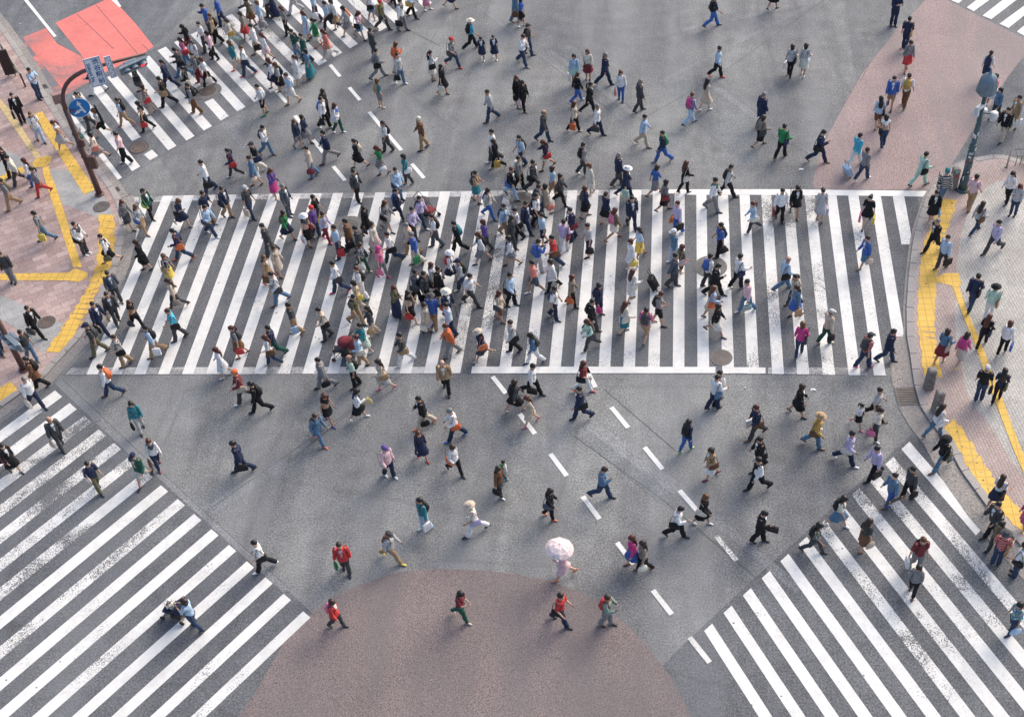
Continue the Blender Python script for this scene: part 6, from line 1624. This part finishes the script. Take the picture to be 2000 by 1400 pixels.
def person(r,i,crowd=None):
    rnd=random.Random(1000+i); g=place(r,i); x,y=r['x'],r['y']
    z=PAVE if any(inside(x,y,p) for p in PAVES) else 0.014
    p0=G(x,y,z); p1=G(x+22*math.cos(R(r['hd'])),y-22*math.sin(R(r['hd'])),z)
    yaw=math.atan2(p1.y-p0.y,p1.x-p0.x)-PI/2
    S=(.965 if g=='m' else .92)*rnd.uniform(.97,1.03)*r['k']
    sit='sit' in r
    bags=[]; rnd.random(); rx_=math.sin(yaw+0.0); side=1 if rx_<0 else -1
    for b in r['bags']:
        q=b.split(':'); sd=side
        if q[0] in ('bp','gc'): sd=0
        if bags and bags[-1][2]==side: sd=-side
        if bags and bags[-1][2]==0: sd=side
        bags.append((q[0],q[1],sd,q[2] if len(q)>2 else None))
    BM=pose_bones(g,r['pose'],rnd,bags,sit)
    P=apply((g,'body'),BM); zoff=-P[:,2].min()+.018
    if sit: zoff=.46/S-.86
    parts=[('body',(g,'body'),None)]
    T=r['top'][0]; tc=r['top'][1:].split('/'); bt,bc=r['bot'][0],r['bot'][1:]
    if T=='V': parts.append(('shirt',(g,'top','L'),cloth('wh')))
    parts.append((PARTN[T],(g,'top','T' if T=='U' else T),cloth(tc[0])))
    if T=='U': parts.append(('collar',(g,'collar'),cloth('wh')))
    if T in 'JC': parts.append(('shirt',(g,'inner'),cloth(tc[1] if len(tc)>1 else 'wh')))
    parts.append((PARTB[bt],(g,'bot',bt),cloth(bc)))
    for s in 'RL': parts.append(('shoe',(g,'shoe'+s),shoem(r['shoe'])))
    hs,hc=r['hair'][0],r['hair'][1:]
    if hs in 'chk':
        parts.append(('hair',(g,'hair','s' if g=='m' else 'l'),hairm(rnd.choice('kdd')))); parts.append(('hat',(g,'hat',hs),cloth(hc)))
    else: 
        hm=cloth('ma') if hc=='ma' else hairm(hc if hs!='x' else rnd.choice('kg')); parts.append(('hair',(g,'hair',hs),hm))
    skin=SKINS[rnd.randrange(4)]
    M=Matrix.Translation(p0)@Matrix.Rotation(yaw,4,'Z')@Matrix.Scale(S,4)
    root=None
    if crowd is None: root=empty('person',p0,yaw,S)
    for nm,key,m in parts:
        V=apply(key,BM); V[:,2]+=zoff
        if nm=='hat' : V=V
        me=BASE[key][0].copy(); me.vertices.foreach_set('co',V.ravel())
        if nm=='body':
            me.materials[0]=skin
        else:
            me.materials.clear(); me.materials.append(m)
        me.update()
        if crowd is None: link(nm,me,root)
        else: crowd.append((me,M))
    if crowd is None:
        lab=r['label']; tag(root,lab,'person','people walking over the crossing' if r['pose'][0]!='s' else 'people standing about the crossing')
    # carried things
    for kind,code,sd,txt in bags:
        t='R' if sd>=0 else 'L'
        if kind in('bp','gc'):
            c=pt(BM,'che',(0,-.125 if kind=='bp' else -.15,1.24 if kind=='bp' else 1.28)); cb=BM[1][:3,:3]
            if T in 'JC': c=c-cb[:,1]*.02
            Lm=np.eye(4); Lm[:3,:3]=cb; Lm[:3,3]=c
            if kind=='bp': Lm[:3,:3]=cb@np.diag([1,1,1.0])
        elif kind=='sb':
            c=pt(BM,'pel',((.205 if g=='m' else .195)*(1 if sd>=0 else -1),-.02,.93)); an=PI/2; Lm=np.eye(4)
            tilt=rotm(EY,(-.22 if sd>=0 else .22)); Lm[:3,:3]=rotm(EZ,PI/2 if sd>=0 else -PI/2); Lm[:3,3]=c
        else:
            sh,el,wr,dd=arm_pts(g,1 if sd>=0 else -1); hp=pt(BM,'rf'+t,wr+dd*.085); Lm=np.eye(4)
            Lm[:3,:3]=rotm(EZ,PI/2+rnd.uniform(-.25,.25)); Lm[:3,3]=hp
            if kind in('ub','cn'): Lm[:3,:3]=rotm(EX,rnd.uniform(.05,.25))
            if kind=='pa':
                Lm[:3,:3]=rotm(EX,.10)@rotm(EZ,.3); q_=pt(BM,'hea',(0,.04,1.46)); Lm[:3,3]=[hp[0]*.2+q_[0]*.8,hp[1]*.15+q_[1]*.85,hp[2]+.36]
            if kind=='bo': Lm[2,3]+=.02
            if kind=='su': Lm[:3,:3]=rotm(EZ,0)@rotm(EX,.42); Lm[:3,3]=[hp[0]+.02,hp[1]-.42,0-zoff]
        Lm[2,3]+=zoff
        if kind=='su': Lm[2,3]=.02
        if kind=='bc' or kind=='pb' or kind=='hb':   # never sinks into the ground
            low={'bc':.345,'pb':.44,'hb':.30}[kind]
            if Lm[2,3]<low+.03: Lm[2,3]=low+.03
        if kind in('bp','sb','hb'): Lm[:3,:3]=Lm[:3,:3]*(1.06 if kind=='bp' else 1.15)
        Mw=M@Matrix(Lm.tolist())
        me,ch=BAGS[kind]
        if crowd is None:
            o=bpy.data.objects.new(BAGN[kind][0],me); COL.objects.link(o); o.matrix_world=Mw
            o.material_slots[0].link='OBJECT'; o.material_slots[0].material=bagmat(code,1.0)
            q='%s %s carried by the %s'%(colname(code),BAGN[kind][1],r['label'])
            tag(o,baglabel(code,kind,r,bags),BAGN[kind][1],{'bp':'backpacks on people\'s backs','sb':'shoulder bags','hb':'handbags','bc':'briefcases','pb':'carrier bags'}.get(kind))
            for nm,cm,fac in ch:
                c=bpy.data.objects.new(nm,cm); COL.objects.link(c); c.parent=o; c.material_slots[0].link='OBJECT'; c.material_slots[0].material=bagmat(code,fac)
            if txt: lettering(txt,.12,mat('print_red',PAL['rd'],.6),o,Matrix.Translation((0,-.052,-.30))@Matrix.Rotation(PI/2,4,'X'))
            if txt: lettering(txt,.12,mat('print_red',PAL['rd'],.6),o,Matrix.Translation((0,.052,-.30))@Matrix.Rotation(PI,4,'Z')@Matrix.Rotation(PI/2,4,'X'))
        else:
            for m0,fac in [(me,1.0)]+[(cm,f) for _,cm,f in ch]:
                c=m0.copy(); c.materials.clear(); c.materials.append(bagmat(code,fac)); crowd.append((c,Mw))
def merge(name,items):
    slots=[]; idx={}; vs=[]; fs=[]; mi=[]; off=0
    for me,M in items:
        n=len(me.vertices); a=np.empty(n*3); me.vertices.foreach_get('co',a); a=a.reshape(-1,3)@np.array(M.to_3x3()).T+np.array(M.translation); vs.append(a)
        mp=[]
        for m in me.materials:
            if m.name not in idx: idx[m.name]=len(slots); slots.append(m)
            mp.append(idx[m.name])
        for p in me.polygons: fs.append(tuple(v+off for v in p.vertices)); mi.append(mp[p.material_index])
        off+=n
    out=bpy.data.meshes.new(name); out.from_pydata(np.concatenate(vs).tolist(),[],fs)
    for m in slots: out.materials.append(m)
    out.polygons.foreach_set('material_index',mi); out.polygons.foreach_set('use_smooth',[True]*len(fs)); out.update()
    for me,_ in items: bpy.data.meshes.remove(me)
    return link(name,out)
# labels: look first, then where, then who is beside; every one its own
base={}
IND=[r for r in rows if r not in CROWD]
def short(r):
    t=colname(r['top'][1:].split('/')[0]).split()[-1]; return t+' '+TOPN[r['top'][0]].split()[-1]
for r in IND: r['d']=desc(r,0); base.setdefault(r['d'],[]).append(r)
seen=set()
def fits(s): return nw(s)<=16 and s not in seen
for d,rs_ in base.items():
    for r in rs_:
        mv='standing' if r['pose'][0]=='s' else 'walking '+dirname(r['hd'])
        zn=zone(r['x'],r['y']); cand=[]
        if len(rs_)==1: cand=[d+', '+mv+' '+zn,d+' '+zn,d+', '+mv,d]
        else:
            near=sorted((q for q in IND if q is not r),key=lambda q:(q['x']-r['x'])**2+(q['y']-r['y'])**2)[:6]
            uniq=[q for q in near if sum(short(q)==short(o) for o in near)==1]
            for q in uniq[:4]:
                rel='below' if r['y']-q['y']>30 else 'above' if q['y']-r['y']>30 else ('right of' if r['x']>q['x'] else 'left of')
                cand.append(d+', '+rel+' '+short(q))
                cand.append(d.replace(', empty-handed','')+', '+rel+' '+short(q))
            same=[o for o in rs_ if zone(o['x'],o['y'])==zn]
            if len(same)==1: cand=[d+' '+zn]+cand
            cand.append(d+' '+zn)
        for c in cand:
            if fits(c): break
        else: c=' '.join(d.split()[:16])
        seen.add(c); r.setdefault('label',c)
def bagcands(code,kind,r):
    head=colname(code)+' '+BAGN[kind][1]; on={'bp':'on the back of','gc':'on the back of','sb':'at the hip of','su':'pulled by'}.get(kind,'held by')
    t=colname(r['top'][1:].split('/')[0])+' '+TOPN[r['top'][0]]; b=colname(r['bot'][1:])+' '+BOTN[r['bot'][0]]
    who=hairlabel(r['hair'])+' person'; zn=zone(r['x'],r['y'])
    near=sorted((q for q in IND if q is not r),key=lambda q:(q['x']-r['x'])**2+(q['y']-r['y'])**2)[:5]
    return [head+' '+on+' '+who+' in '+t,head+' '+on+' '+who+' in '+t+', '+b,head+' '+on+' '+who+' in '+t+' '+zn]+[head+' '+on+' '+who+' in '+t+' beside '+short(q) for q in near]+[head+' '+on+' person in '+t+', '+b+' beside '+short(q) for q in near]+[head+' '+on+' '+who+' beside '+short(q) for q in near]
bcount={}
for r in IND:
    for b_ in r['bags']:
        q=b_.split(':')
        for c in set(bagcands(q[1],q[0],r)): bcount[c]=bcount.get(c,0)+1
bl=set()
def baglabel(code,kind,r,bags):
    cs=[c for c in bagcands(code,kind,r) if nw(c)<=16]
    for c in cs:
        if bcount[c]==1 and c not in bl: bl.add(c); return c
    for c in cs[::-1]:
        if c not in bl: bl.add(c); return c
    return cs[0]
crowd=[]
for i,r in enumerate(rows):
    if r in CROWD: person(r,i,crowd)
    else: person(r,i)
if crowd:
    cr=merge('crowd',crowd); tag(cr,'crowd of distant pedestrians on the upper left crossing and along the far edge','crowd',kind='stuff')
